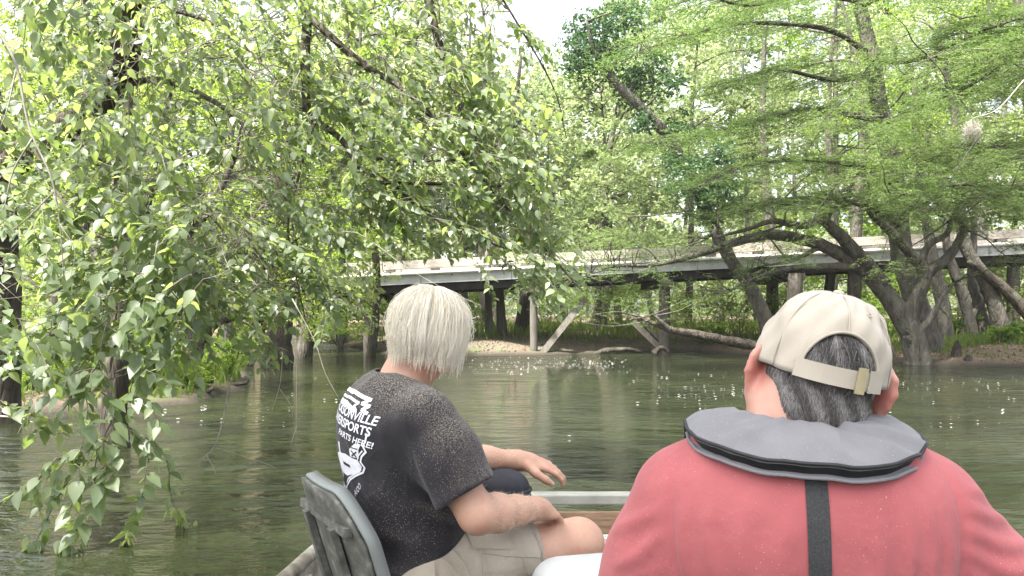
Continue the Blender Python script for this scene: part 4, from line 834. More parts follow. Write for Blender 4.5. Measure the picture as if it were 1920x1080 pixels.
def head(F, c, R, s=1.0, jaw=1.0, eo=.091):
    """+Y of R is the face direction, +Z up"""
    c = np.asarray(c, float); q = lambda x, y, z: c+R@(V(x, y, z)*s)
    F.ell(q(0, -.012, .022), V(.077, .096, .090)*s, R, .02); F.ell(q(0, .02, -.035), V(.064*jaw, .074, .078)*s, R, .03)
    F.ell(q(0, .05, -.088), V(.038*jaw, .036, .024)*s, R, .025); F.cone(q(0, .09, .018), q(0, .112, -.022), .009*s, .014*s, .012)
    for x in (-1, 1):
        F.cone(q(x*.006, .09, -.022), q(x*.012, .097, -.026), .009*s, .008*s, .008); F.ell(q(x*.031, .087, .014), V(.016, .012, .010)*s, R, .008, 'cut'); F.ell(q(x*.031, .076, .014), V(.0125, .0125, .0125)*s, R, .003)
        F.ell(q(x*.045, .062, -.02), V(.022, .02, .018)*s, R, .02); F.cone(q(x*.016, .090, .034), q(x*.046, .078, .032), .006*s, .005*s, .01)
        E = R@rot(x*36, 0, x*-8); e = c+R@(V(x*eo, -.016, -.014)*s); w_ = lambda a, b, z: e+E@(V(x*a, b, z)*s)
        F.ell(e, V(.0075, .022, .036)*s, E, .006); F.ell(w_(.011, .006, .003), V(.007, .014, .025)*s, E, .004, 'cut'); F.chain([w_(.002, .012, .030), w_(.003, -.008, .036), w_(.003, -.019, .022), w_(.003, -.021, 0), w_(.001, -.013, -.024)], [.0045*s, .0058*s, .0062*s, .0058*s, .005*s], .004); F.ell(w_(0, -.002, -.033), V(.0065, .009, .011)*s, E, .005)
    F.cone(q(-.018, .084, -.052), q(.018, .084, -.052), .0075*s, .0075*s, .006); F.cone(q(-.016, .082, -.062), q(.016, .082, -.062), .0085*s, .0085*s, .006); F.cone(q(-.024, .094, -.0565), q(.024, .094, -.0565), .003*s, .003*s, .003, 'cut')
def field_obj(F, name, mat_, parent, smooth=2, red=()):
    p, q = F.mesh(smooth); a = np.zeros(len(p))
    for c, r in red: a = np.maximum(a, np.clip(1.25-np.linalg.norm(p-np.asarray(c), axis=1)/r, 0, 1))
    return link(name, mesh_data(name, p, [q], mat_, True, a if len(red) else None), parent), p, q
# ------------------------------------------------------------------ boat
M['alu'] = simple('weathered_aluminium', [(.3, (.16, .16, .145)), (.7, (.26, .26, .235))], 9, .45, .3, .004, (1, 1, 1), .1)
M['alu_dirty'] = simple('muddy_aluminium', [(.3, (.09, .075, .05)), (.5, (.18, .16, .12)), (.7, (.30, .28, .24))], 16, .7, .5, .006)
M['bow_wood'] = simple('brown_board', [(.3, (.10, .06, .035)), (.7, (.22, .14, .085))], 9, .8, .5, .006, (1, 6, 6))
M['deck'] = simple('gritty_deck', [(.35, (.10, .10, .09)), (.5, (.28, .27, .24)), (.65, (.50, .48, .44))], 90, .85, .4, .004)
boat = thing('jon_boat', 'flat grey aluminium boat carrying both people, square bow ahead', 'boat', (.1, 1.4, 0))
BO = V(.1, 1.4, 0)
def bhw(y): return np.interp(y, [-1.4, 0, 2.3, 2.8, 3.3, 3.6], [.80, .86, .86, .80, .68, .57])
def bzz(y): return np.interp(y, [-1.4, 2.3, 3.0, 3.6], [.42, .43, .45, .47])
ys = np.linspace(-1.4, 3.58, 30)
hull = MB(); prof = []
for y in ys:
    w = bhw(y); zb = np.interp(y, [-1.4, 2.6, 3.58], [-.1, -.1, .16]); zt = bzz(y)
    out = [(-w, zt), (-w*.97, zt*.6), (-w*.88, zb+.05), (-w*.8, zb), (w*.8, zb), (w*.88, zb+.05), (w*.97, zt*.6), (w, zt)]
    inn = [(w-.012, zt), (w*.97-.012, zt*.6), (w*.88-.012, zb+.06), (w*.8-.01, zb+.02), (-w*.8+.01, zb+.02), (-w*.88+.012, zb+.06), (-w*.97+.012, zt*.6), (-w+.012, zt)]
    prof.append([(.1+a, y, z) for a, z in out+inn])
prof = np.array(prof)-BO; n, k = prof.shape[:2]; idx = np.arange(n*k).reshape(n, k)
ff = np.stack([idx[:-1], np.roll(idx, -1, 1)[:-1], np.roll(idx, -1, 1)[1:], idx[1:]], -1).reshape(-1, 4)
hull.add(prof.reshape(-1, 3), [ff, idx[:1, ::-1][:, :], idx[-1:]]); hull.build('hull', M['alu_dirty'], boat, smooth=False)
for s in (-1, 1):
    mb = MB(); mb.tube([V(.1+s*bhw(y), y, bzz(y)+.012)-BO for y in np.linspace(-1.4, 3.5, 22)], .024, 10); mb.build('gunwale', M['alu_dirty'], boat)
    for y in np.arange(-1, 3.3, .45):
        mb = MB(); w = bhw(y); mb.bar(V(.1+s*(w-.03), y, bzz(y)-.02)-BO, V(.1+s*(w*.88-.03), y, .0)-BO, .04, .03, (0, 1, 0)); mb.build('rib', M['alu_dirty'], boat, smooth=False)
mb = MB(); mb.rbox(V(.1, 3.6, .446)-BO, (1.22, .07, .05), .008); mb.build('bow_rail', M['alu'], boat, smooth=False)
mb = MB(); mb.rbox(V(.1, 3.555, .345)-BO, (1.14, .018, .10), .004); mb.build('bow_board', M['bow_wood'], boat, smooth=False)
mb = MB(); mb.box(V(.1, 3.2, .285)-BO, (1.08, .68, .02)); mb.build('bow_deck', M['deck'], boat, smooth=False)
mb = MB(); mb.box(V(.1, 1.2, -.045)-BO, (1.36, 4.6, .02)); mb.build('floor', M['deck'], boat, smooth=False)
mb = MB(); mb.rbox(V(.1, 1.21, .19)-BO, (1.54, .36, .44), .015); mb.build('bench', M['alu'], boat, smooth=False)
mb = MB(); mb.rbox(V(.1, -.45, .19)-BO, (1.54, .36, .44), .015); mb.build('bench', M['alu'], boat, smooth=False)

# ------------------------------------------------------------------ swivel seat of the white-haired person
M['seat_grey'] = simple('grey_green_plastic', [(.3, (.155, .17, .16)), (.7, (.20, .215, .205))], 5, .5, .15, .002)
M['seat_dark'] = simple('grimy_plastic', [(.3, (.045, .045, .038)), (.55, (.10, .10, .085)), (.75, (.26, .25, .21))], 24, .8, .5, .004)
M['seat_pale'] = simple('pale_plastic', [(.3, (.42, .43, .43)), (.7, (.52, .53, .53))], 6, .4)
TH = math.radians(-59); SO = V(-.30, 2.0, 0)
seat = thing('boat_seat', 'grey-green plastic boat seat behind the person in the black shirt', 'seat', tuple(SO), TH)
def sloc(w): w = np.asarray(w, float)-SO; c, s = math.cos(TH), math.sin(TH); return V(w[0]*c+w[1]*s, -w[0]*s+w[1]*c, w[2])
# backrest: a reclined shell; local x = right of the sitter, y forward
def bk(x, h, off): return V(x, -.105-.30*(h-.60)+.10*(x/.2)**2*.25+off, h)
mb = MB(); g = []
xs = np.linspace(-.20, .20, 15); hs = np.linspace(.56, .90, 13)
def hshape(x): return .885-.11*np.clip((abs(x)-.10)/.10, 0, 1)**2
for off in (0, -.012):
    g.append(np.array([[bk(x, .56+(hshape(x)-.56)*(h-.56)/.34, off-.02) for x in xs] for h in hs]))
a = g[0]; b = g[1]; nr_, nc_ = a.shape[:2]; idx = np.arange(nr_*nc_).reshape(nr_, nc_); q = np.stack([idx[:-1, :-1], idx[:-1, 1:], idx[1:, 1:], idx[1:, :-1]], -1).reshape(-1, 4); N0 = nr_*nc_
bord = np.concatenate([idx[0, :-1], idx[:-1, -1], idx[-1, :0:-1], idx[:0:-1, 0]]); nb = np.roll(bord, -1)
mb.add(np.vstack([a.reshape(-1, 3), b.reshape(-1, 3)]), [q[:, ::-1], q+N0, np.stack([bord, nb, nb+N0, bord+N0], 1)]); sh = mb.build('backrest', M['seat_dark'], seat)
# rim: a flat band that wraps round the top and both sides
ol = [bk(-.20, .56+.21*t, 0) for t in np.linspace(0, .93, 8)]+[bk(x, hshape(x)+.004, 0) for x in np.linspace(-.198, .198, 25)]+[bk(.20, .56+.21*t, 0) for t in np.linspace(.93, 0, 8)]
ol = catmull(ol, 120); mb = MB(); tt = nrm(np.gradient(ol, axis=0)); nb_ = np.array([0, -.96, -.28]); ou = nrm(np.cross(tt, nb_)); cen = np.array([0, ol[:, 1].mean(), .70]); sg = np.sign(((ol-cen)*ou).sum(1)); ou = ou*sg[:, None]
sec = [ol+ou*.005-nb_*.012, ol+ou*.008+nb_*.014, ol+ou*.005+nb_*.018, ol-ou*.003+nb_*.018, ol-ou*.005-nb_*.010]
vv_ = np.stack(sec, 1); n, k = vv_.shape[:2]; idx = np.arange(n*k).reshape(n, k); ff = np.stack([idx[:-1], np.roll(idx, -1, 1)[:-1], np.roll(idx, -1, 1)[1:], idx[1:]], -1).reshape(-1, 4)
mb.add(vv_.reshape(-1, 3), [ff, idx[:1], idx[-1:, ::-1]]); mb.build('rim', M['seat_grey'], seat)
for x in (-.10, .10):
    mb = MB(); mb.bar(bk(x, .58, -.045), bk(x, .80, -.045), .016, .03, (1, 0, 0)); mb.build('rib', M['seat_dark'], sh, smooth=False)
mb = MB(); mb.bar(bk(-.175, .805, -.042), bk(.175, .805, -.042), .02, .02); mb.build('rib', M['seat_dark'], sh, smooth=False)
mb = MB(); mb.rbox((.0, .13, .53), (.46, .46, .06), .028, seg=3); mb.build('seat_pan', M['seat_pale'], seat)
mb = MB(); mb.tube([V(0, .1, -.03), V(0, .1, .50)], .035, 12, 3, smooth=False); mb.build('pedestal', M['alu'], seat)
mb = MB(); mb.tube([V(0, .1, -.035), V(0, .1, -.015)], [.14, .13], 18, 2, smooth=False); mb.build('base_plate', M['alu'], seat)

# white cooler between the two
cooler = thing('cooler', 'white rounded cooler lid showing between the bare knee and the red shirt', 'cooler', (.25, 1.80, -.085), math.radians(14))
mb = MB(); mb.rbox((0, 0, .35), (.34, .25, .70), .04, seg=3); mb.build('tub', M['seat_pale'], cooler)
mb = MB(); mb.rbox((0, 0, .735), (.38, .29, .14), .066, seg=5); mb.build('lid', M['seat_pale'], cooler)
# ------------------------------------------------------------------ person in the black shirt (local x = own right, y = forward)
p2 = thing('person', 'white-haired person in a black printed t-shirt and khaki shorts, sitting sideways', 'person', tuple(SO), TH)
HC = V(.042, .082, 1.256); HR = rot(24, -9, 4)
B = Field((-.42, -.25, -.05), (.42, .78, 1.42), .0048)
head(B, HC, HR, .93, 1.0, .076)
B.chain([V(0, -.01, 1.08), V(.012, .03, 1.15), HC+V(0, -.02, -.05)], [.066, .058, .058], .03)
B.ell((0, 0, .95), (.17, .10, .17), None, .03); B.ell((0, .03, .76), (.165, .12, .15), None, .05); B.ell((0, .02, .64), (.17, .12, .09), None, .04)
for s in (-1, 1): B.cone((s*.03, 0, 1.09), (s*.17, .0, 1.045), .05, .055, .03)
RE = V(.285, .085, .835); RW = V(.19, .305, .80); B.chain([V(.185, 0, 1.035), V(.245, .045, .92), RE], [.055, .05, .044], .02); B.chain([RE, RE+(RW-RE)*.3, RE+(RW-RE)*.65, RW], [.043, .044, .036, .028], .02)
hand(B, RW, nrm(V(-.06, .125, -.035)), V(.35, .25, .9), .42, -1, .06, 1.02)
LE = V(-.285, .22, .875); LWr = V(-.165, .475, .85); B.chain([V(-.185, 0, 1.035), V(-.245, .12, .95), LE], [.055, .05, .043], .02); B.chain([LE, LE+(LWr-LE)*.3, LE+(LWr-LE)*.65, LWr], [.042, .043, .035, .027], .02)
hand(B, LWr, nrm(V(.055, .14, -.03)), V(.25, -.02, .95), .30, 1, .14, 1.06)
RK = V(.145, .475, .672); LK = V(-.15, .43, .70)
for s, K_ in ((1, RK), (-1, LK)):
    B.chain([V(s*.095, .04, .645), V(s*.095, .04, .645)+(K_-V(s*.095, .04, .645))*.5, K_], [.10, .088, .066], .03); A = V(K_[0]+.01, K_[1]+.0, .06); B.chain([K_, K_+(A-K_)*.3+V(0, -.015, 0), K_+(A-K_)*.7, A], [.064, .06, .045, .036], .03)
    B.chain([A, A+V(0, .06, -.045), A+V(s*.01, .16, -.055)], [.038, .036, .026], .02)
body2, _, _ = field_obj(B, 'body', M['skin'], p2, 2)

# t-shirt
S = Field((-.42, -.30, .52), (.42, .42, 1.24), .0052)
S.ell((0, -.005, .965), (.198, .128, .19), None, .04); S.ell((0, .03, .78), (.192, .150, .17), None, .06); S.ell((0, .03, .66), (.188, .148, .10), None, .05)
S.ell((0, -.045, 1.02), (.15, .09, .12), None, .05)
for s in (-1, 1): S.cone((s*.02, -.005, 1.098), (s*.175, .0, 1.045), .062, .068, .035)
S.chain([V(.17, 0, 1.05), V(.225, .035, .97), V(.268, .062, .885)], [.072, .077, .079], .03); S.chain([V(-.17, 0, 1.05), V(-.23, .10, .965), V(-.262, .16, .92)], [.072, .075, .076], .03)
S.cone((.008, .02, 1.10), (.02, .05, 1.20), .066, .07, .01)
# hems: sleeve ends, neckline, waist
d1 = nrm(V(.10, .085, -.20)); S.v = np.where((S.ax[0][:, None, None] > .2), np.maximum(S.v, (S.ax[0][:, None, None]-.262)*d1[0]+(S.ax[1][None, :, None]-.06)*d1[1]+(S.ax[2][None, None, :]-.878)*d1[2]), S.v)
d2 = nrm(V(-.09, .2, -.12)); S.v = np.where((S.ax[0][:, None, None] < -.2), np.maximum(S.v, (S.ax[0][:, None, None]+.262)*d2[0]+(S.ax[1][None, :, None]-.16)*d2[1]+(S.ax[2][None, None, :]-.915)*d2[2]), S.v)
S.cone((.0, -.02, 1.08), (.03, .09, 1.32), .058, .075, .006, 'cut'); S.plane((0, .0, 1.148), (.05, .42, 1))
S.plane((0, 0, .585), (0, -.10, -1))
for (pts, w, a) in [([(.05, -.10, .80), (.16, -.06, .76), (.2, .05, .74)], .018, .006), ([(.0, -.13, .72), (.12, -.11, .69), (.19, .0, .66)], .018, .006), ([(.04, -.12, .64), (.14, -.1, .63), (.2, .0, .60)], .016, .005), ([(-.1, -.12, .70), (.02, -.14, .66)], .018, .004),
                    ([(.12, -.09, .98), (.17, -.04, .90), (.2, .02, .84)], .014, -.003), ([(.2, -.04, 1.02), (.225, -.03, .94), (.22, -.01, .86)], .013, -.006), ([(.15, -.05, .86), (.19, .04, .80), (.19, .12, .77)], .016, .006), ([(.14, -.03, 1.0), (.19, .0, .93)], .012, .004), ([(.24, -.035, .97), (.30, .0, .9)], .014, -.003), ([(.06, -.13, .90), (.14, -.09, .84)], .02, .007), ([(.29, .04, 1.0), (.325, .06, .92)], .016, .003)]: S.fold(pts, w, a)
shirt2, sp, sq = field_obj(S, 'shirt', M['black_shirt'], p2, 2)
# shorts
H = Field((-.32, -.22, .40), (.34, .50, .82), .005)
H.ell((0, .01, .635), (.188, .145, .105), None, .04)
for s, K_ in ((1, RK), (-1, LK)):
    h0 = V(s*.095, .04, .648); e = h0+(K_-h0)*.78; H.chain([h0, h0+(K_-h0)*.45, e], [.112, .104, .101], .03)
dl = nrm(RK-V(.095, .04, .648)); c0 = V(.095, .04, .648)+(RK-V(.095, .04, .648))*.66; XX, YY, ZZ = S.ax[0], S.ax[1], S.ax[2]
hx, hy, hz = H.ax[0][:, None, None], H.ax[1][None, :, None], H.ax[2][None, None, :]
H.v = np.where(hx > 0, np.maximum(H.v, ((hx-c0[0])*dl[0]+(hy-c0[1])*dl[1]+(hz-c0[2])*dl[2])*np.ones_like(H.v)), H.v)
dl2 = nrm(LK-V(-.095, .04, .648)); c2 = V(-.095, .04, .648)+(LK-V(-.095, .04, .648))*.70
H.v = np.where(hx <= 0, np.maximum(H.v, ((hx-c2[0])*dl2[0]+(hy-c2[1])*dl2[1]+(hz-c2[2])*dl2[2])*np.ones_like(H.v)), H.v)
def th(t, x, z): h0 = V(.095, .04, .648); q = h0+(RK-h0)*t; return q+V(x, 0, z)
ring = [th(.60, .104*math.cos(a), .104*math.sin(a)) for a in np.linspace(-1.2, 2.2, 9)]
H.fold(ring, .006, -.003)                                                     # hem seam
for (pts, w, a) in [([th(.05, .10, .06), th(.10, .115, .0), th(.12, .11, -.06)], .010, .005), ([th(.0, .10, .05), th(.03, .12, -.01), th(.02, .11, -.07)], .009, .006), ([th(-.1, .10, .05), th(-.08, .12, -.01), th(-.08, .11, -.06)], .010, .004), ([th(.2, .06, .09), th(.24, .095, .05), th(.24, .11, 0)], .008, .003), ([th(.38, .05, .09), th(.36, .10, .03), th(.34, .108, -.03)], .008, .004), ([th(.50, .05, .085), th(.5, .09, .05)], .007, .003), ([th(.3, .108, -.02), th(.32, .10, -.06)], .01, .007), ([th(.45, .1, -.01), th(.44, .1, -.06)], .009, .004)]: H.fold(pts, w, a)
H.fold([th(.12, .085, .065), th(.15, .107, .02), th(.30, .108, .005), th(.5, .106, -.02), th(.57, .105, -.03)], .0055, -.003)   # pocket edge
H.fold([th(.12, .085, .065), th(.2, .08, .07), th(.26, .09, .06), th(.24, .105, .03), th(.13, .108, .025)], .0055, -.003)
sh2, hp, hq = field_obj(H, 'shorts', M['khaki'], p2, 1)
bvs = BVHTree.FromPolygons([tuple(v) for v in hp], [tuple(f) for f in hq])
def onleg(y, z, off=.001):
    h = bvs.ray_cast(Vector((.6, y, z)), Vector((-1, 0, 0))); return np.array(h[0])+np.array(h[1])*off if h[0] is not None else V(.19, y, z)
def seam_line(name, yz, r=.0016):
    pts = catmull([V(0, *q) for q in yz], 30); mb = MB(); mb.tube([onleg(p[1], p[2]) for p in pts], r, 5, 30, smooth=False); mb.build(name, M['khaki'], sh2)
seam_line('hem_seam', [(.30, .735), (.305, .70), (.308, .66), (.305, .61)]); seam_line('pocket_seam', [(.135, .715), (.20, .702), (.27, .690), (.30, .684)]); seam_line('pocket_seam', [(.14, .715), (.135, .66), (.13, .60)]); seam_line('pocket_seam', [(.245, .695), (.25, .65), (.24, .60)])
fl_ = MB(); gy_ = np.array([[onleg(y, z+.012*(y-.14)/.1*0-.09*(y-.13), .0045) for y in np.linspace(.125, .225, 9)] for z in np.linspace(.722, .758, 5)]); idx = np.arange(45).reshape(5, 9); qf = np.stack([idx[:-1, :-1], idx[:-1, 1:], idx[1:, 1:], idx[1:, :-1]], -1).reshape(-1, 4); fl_.add(np.vstack([gy_.reshape(-1, 3), gy_.reshape(-1, 3)-V(.004, 0, 0)]), [qf, qf[:, ::-1]+45]); fl_.build('pocket_flap', M['khaki'], sh2)
M['shoe'] = simple('dark_shoe', [(.3, (.05, .045, .04)), (.7, (.10, .09, .08))], 20, .8)
for s, K_ in ((1, RK), (-1, LK)):
    A = V(K_[0]+.01, K_[1], .06); q = Field(A-V(.12, .14, .12), A+V(.12, .28, .08), .006); q.chain([A+V(0, -.03, -.03), A+V(0, .06, -.045), A+V(s*.01, .17, -.052)], [.05, .048, .04], .03); q.plane(A+V(0, 0, .012), (0, -.2, 1)); q.plane(A+V(0, 0, -.09), (0, 0, -1)); field_obj(q, 'shoe', M['shoe'], p2, 1)

# hair: a bob that falls from the crown over ears and nape
def bob(u, t, extra=0.0):
    """u azimuth (0 = face, pi = back), t 0..1 from crown to tip -> head coordinates"""
    rx, ry, rz = .086, .097, .098; cz = .014; e = np.abs((u+np.pi) % (2*np.pi)-np.pi); face = np.clip((e-.55)/.5, 0, 1)
    low = np.where(e > 2.2, -.074, -.078); L2 = low*face+(.045)*(1-face); s = t*1.0
    ph = np.minimum(s/.55, 1)*np.pi/2; R_ = np.sin(ph); z = cz+rz*np.cos(ph); dn = np.clip((s-.55)/.45, 0, 1); end = cz-(cz-L2)*dn
    z = np.where(s > .55, end, z); z = np.where((face < 1) & (z < L2), L2+0*z, z); infl = 1+.06*np.sin(np.pi*np.clip(dn*1.1, 0, 1))-.10*dn**2*(e > 2.0)
    x = (rx+extra)*R_*infl*np.sin(u); y = (ry+extra)*R_*infl*np.cos(u)-.014; return np.stack([x, y, z], -1)
U, Tt = np.meshgrid(np.linspace(0, 2*np.pi, 72, endpoint=False), np.linspace(0.02, .86, 30)); base = bob(U, Tt, -.003); base = base*1.0
hp_ = (base.reshape(-1, 3)@HR.T)+HC; idx = np.arange(base.shape[0]*base.shape[1]).reshape(base.shape[:2]); q = np.stack([idx[:-1], idx[1:], np.roll(idx, -1, 1)[1:], np.roll(idx, -1, 1)[:-1]], -1).reshape(-1, 4)
mb = MB(); mb.add(hp_, [q, idx[:1]], .35); N = 7500; uu = rng.uniform(0, 2*np.pi, N); k = 11; t = np.linspace(.0, 1, k)[None]; t1 = (.97+.07*np.sin(uu*29)+.04*np.sin(uu*67)+rng.normal(0, .045, N))[:, None]; t0 = (rng.random(N)[:, None]**1.5)*.45
cl_ = np.round(uu*13)/13+.03*np.sin(uu*200); lay = rng.random(N) < .35; t1[lay] *= rng.uniform(.62, .95, lay.sum())[:, None]; ck = rng.random(90)[np.round(uu*13).astype(int) % 90]
tt = t0+(t1-t0)*t; un = uu[:, None]+((cl_-uu)[:, None])*.75*np.clip(tt*1.5-.3, 0, 1)+.10*np.sin(uu*37)[:, None]*tt+rng.normal(0, .09, (N, 1))*tt**2+.05*np.sin(uu*61)[:, None]*tt; ex = -.002+.004*rng.random((N, 1))+(.008*(ck-.4))[:, None]*np.clip(tt*1.6-.2, 0, 1)+.005*np.sin(uu*23)[:, None]*tt+rng.normal(0, .004, (N, 1))*np.clip(tt-.6, 0, 1)*2.5
fly = (rng.random((N, 1)) < .08)*rng.uniform(.003, .02, (N, 1))*np.sin(np.pi*np.clip(t*.9+.1, 0, 1)); q = bob(un, np.clip(tt, 0, 1.0), ex+fly); q[..., 2] -= np.maximum(tt-1, 0)*.25; q[..., 2] += fly*.7
q = q+rng.normal(0, .0011, q.shape); q = q@HR.T+HC; strands(mb, q, .00085, np.clip(.45+.35*ck+rng.normal(0, .18, N), 0, 1)); mb.build('hair', M['hair_white'], p2, tint=True)

# white print on the back of the shirt, draped onto the cloth
bv = BVHTree.FromPolygons([tuple(v) for v in sp], [tuple(f) for f in sq])
PO = V(-.02, -.5, 1.0)                                                       # print plane: u to the wearer's right, v up, cast forward
def drape(pts, off=.0022):
    out = []
    for u, v in pts:
        h = bv.ray_cast(Vector((u, -.5, v)), Vector((0, 1, 0)))
        out.append(np.array(h[0])+np.array(h[1])*off if h[0] is not None else V(u, -.1, v))
    return np.array(out)
def vm(p): return (p[0], 1.113-(1.10-p[1])*.53)
def mesh2d(mb, bm, off=.0022, cut=.012):
    bmesh.ops.triangulate(bm, faces=bm.faces[:])
    for _ in range(4):
        e = [x for x in bm.edges if x.calc_length() > cut]
        if not e: break
        bmesh.ops.subdivide_edges(bm, edges=e, cuts=1); bmesh.ops.triangulate(bm, faces=[f for f in bm.faces if len(f.verts) > 3])
    bm.verts.index_update(); pts = [(v.co.x, v.co.y) for v in bm.verts]; d = drape(pts, off); mb.add(d, [np.array([[v.index for v in f.verts] for f in bm.faces])]); bm.free()
def poly(mb, pts, off=.0022, m_=True):
    if m_: pts = [vm(p) for p in pts]
    bm = bmesh.new(); bm.faces.new([bm.verts.new((x, y, 0)) for x, y in pts]); mesh2d(mb, bm, off)
def stroke(mb, pts, w, off=.0022):
    pts = [vm(p) for p in pts]
    for (a, b) in zip(pts[:-1], pts[1:]):
        a = np.array(a, float); b = np.array(b, float); d = nrm(b-a); n = np.array([-d[1], d[0]])*w/2; a = a-d*w*.3; b = b+d*w*.3; poly(mb, [a+n, b+n, b-n, a-n], off, False)
def text(mb, s, x, y, h, shear=0.0, rotd=0.0, wide=1.0, off=.0026, right=True):
    cu = bpy.data.curves.new('t', 'FONT'); cu.body = s; cu.size = 1; cu.offset = .02; to = bpy.data.objects.new('t', cu); COL.objects.link(to); dg = bpy.context.evaluated_depsgraph_get(); me = bpy.data.meshes.new_from_object(to.evaluated_get(dg)); bm = bmesh.new(); bm.from_mesh(me)
    bpy.data.objects.remove(to); bpy.data.curves.remove(cu); bpy.data.meshes.remove(me); bmesh.ops.remove_doubles(bm, verts=bm.verts[:], dist=1e-5)
    X = [v.co.x for v in bm.verts]; x1 = max(X); k = h/.7; c, sn = math.cos(math.radians(rotd)), math.sin(math.radians(rotd))
    for v in bm.verts:
        a = ((v.co.x-x1) if right else v.co.x)*k*wide+shear*v.co.y*k; b = v.co.y*k; v.co = Vector((x+a*c-b*sn, y+a*sn+b*c, 0))
    mesh2d(mb, bm, off, .02)
pr = MB()
# the wearer's right edge of the print is at u=.135; the arch, letters and the state-shaped outline follow
stroke(pr, [(-.15, 1.075), (-.08, 1.088), (-.03, 1.092), (.02, 1.088), (.092, 1.062), (.072, 1.045), (.098, 1.035), (.080, 1.018), (.10, 1.005)], .008)
stroke(pr, [(-.12, 1.052), (-.05, 1.064), (.01, 1.062), (.060, 1.045), (.045, 1.03), (.06, 1.012)], .006); poly(pr, [(-.03, 1.085), (.0, 1.10), (.03, 1.087), (.01, 1.078)])
stroke(pr, [(-.13, 1.028), (-.06, 1.040), (.0, 1.036), (.05, 1.012)], .011)
text(pr, 'JACKSONVILLE', .132, 1.036, .021, .1, -7, 1.1); text(pr, 'POWERSPORTS', .120, 1.010, .021, .1, -7, 1.1); text(pr, 'PARTS HERE!', .126, .982, .015, .25, -8, 1.2)
edge = [(.112, .915), (.108, .88), (.100, .86), (.108, .835), (.092, .81), (.085, .785), (.095, .76), (.085, .735), (.045, .705), (.015, .68), (-.01, .645), (-.03, .62)]
stroke(pr, edge, .005); stroke(pr, [(x-.011, y+.002) for x, y in edge[3:]], .0035)
stroke(pr, [(-.17, .93), (-.175, .80), (-.165, .74), (-.12, .68), (-.06, .63), (-.03, .62)], .006)
poly(pr, [(-.03, .80), (.02, .806), (.052, .795), (.076, .79), (.082, .745), (.04, .715), (.0, .695), (-.06, .70), (-.115, .735), (-.115, .775), (-.07, .782)])
poly(pr, [(.045, .80), (.046, .835), (.072, .865), (.092, .862), (.084, .838), (.082, .80)]); stroke(pr, [(-.02, .80), (-.02, .845)], .012); stroke(pr, [(-.075, .785), (-.075, .82)], .010)
text(pr, 'A/OO', .075, .882, .013, .2, 38, 1.0)
for a in np.linspace(200, 300, 6): stroke(pr, [(-.05+.055*math.cos(math.radians(a)), .70+.055*math.sin(math.radians(a))), (-.05+.075*math.cos(math.radians(a)), .70+.075*math.sin(math.radians(a)))], .006)
pr.build('shirt_print', M['print'], shirt2, smooth=False)
dk = MB(); poly(dk, [(-.005, .765), (.035, .758), (.035, .745), (-.005, .750)], .0034); stroke(dk, [(.056, .806), (.076, .828)], .004, .0034); stroke(dk, [(.074, .804), (.056, .83)], .004, .0034); stroke(dk, [(.056, .845), (.082, .842)], .003, .0034); stroke(dk, [(-.10, .72), (-.06, .70), (-.03, .675), (-.02, .65)], .014, .0034); dk.build('print_lines', M['black_trim'], shirt2, smooth=False)['kind'] = 'stuff'
text_l = MB(); text(text_l, 'CAFE', -.03, .888, .009, 0, -40, 1.0, .0044); text_l.build('print_letters', M['print'], shirt2, smooth=False)

# dark cap lying on the left knee
kc = thing('black_cap', 'round black cap resting on the knee under the outstretched hand', 'cap', tuple(SO+V(0, 0, 0)), TH)
ca = V(-.135, .40, .775); a, ph = np.meshgrid(np.linspace(0, 2*np.pi, 40, endpoint=False), np.linspace(0, np.pi/2-.01, 10)); v = np.stack([ca[0]+.075*np.cos(a)*np.cos(ph), ca[1]+.082*np.sin(a)*np.cos(ph), ca[2]+.062*np.sin(ph)**.9], -1); idx = np.arange(a.size).reshape(a.shape)
mb = MB(); mb.add(v.reshape(-1, 3), [np.stack([idx[:-1], np.roll(idx, -1, 1)[:-1], np.roll(idx, -1, 1)[1:], idx[1:]], -1).reshape(-1, 4), idx[-1:]]); M['navy'] = simple('navy_cloth', [(.3, (.010, .010, .014)), (.7, (.022, .022, .03))], 30, .8); mb.build('crown', M['navy'], kc)
mb = MB(); mb.tube([ca+V(.077*math.cos(t), .084*math.sin(t), 0) for t in np.linspace(0, 2*np.pi, 30)], .006, 8); mb.build('band', M['navy'], kc)
mb = MB(); g0 = []
for r in np.linspace(0, 1, 6): g0.append([ca+V((.075+.06*r*max(0, math.cos(t))**.5)*math.cos(t), .082*math.sin(t)*(1-.15*r), -.004-.012*r) for t in np.linspace(-1.2, 1.2, 14)])
g0 = np.array(g0); idx = np.arange(84).reshape(6, 14); q = np.stack([idx[:-1, :-1], idx[:-1, 1:], idx[1:, 1:], idx[1:, :-1]], -1).reshape(-1, 4); mb.add(np.vstack([g0.reshape(-1, 3), g0.reshape(-1, 3)+V(0, 0, .004)]), [q, q[:, ::-1]+84]); mb.build('brim', M['navy'], kc)
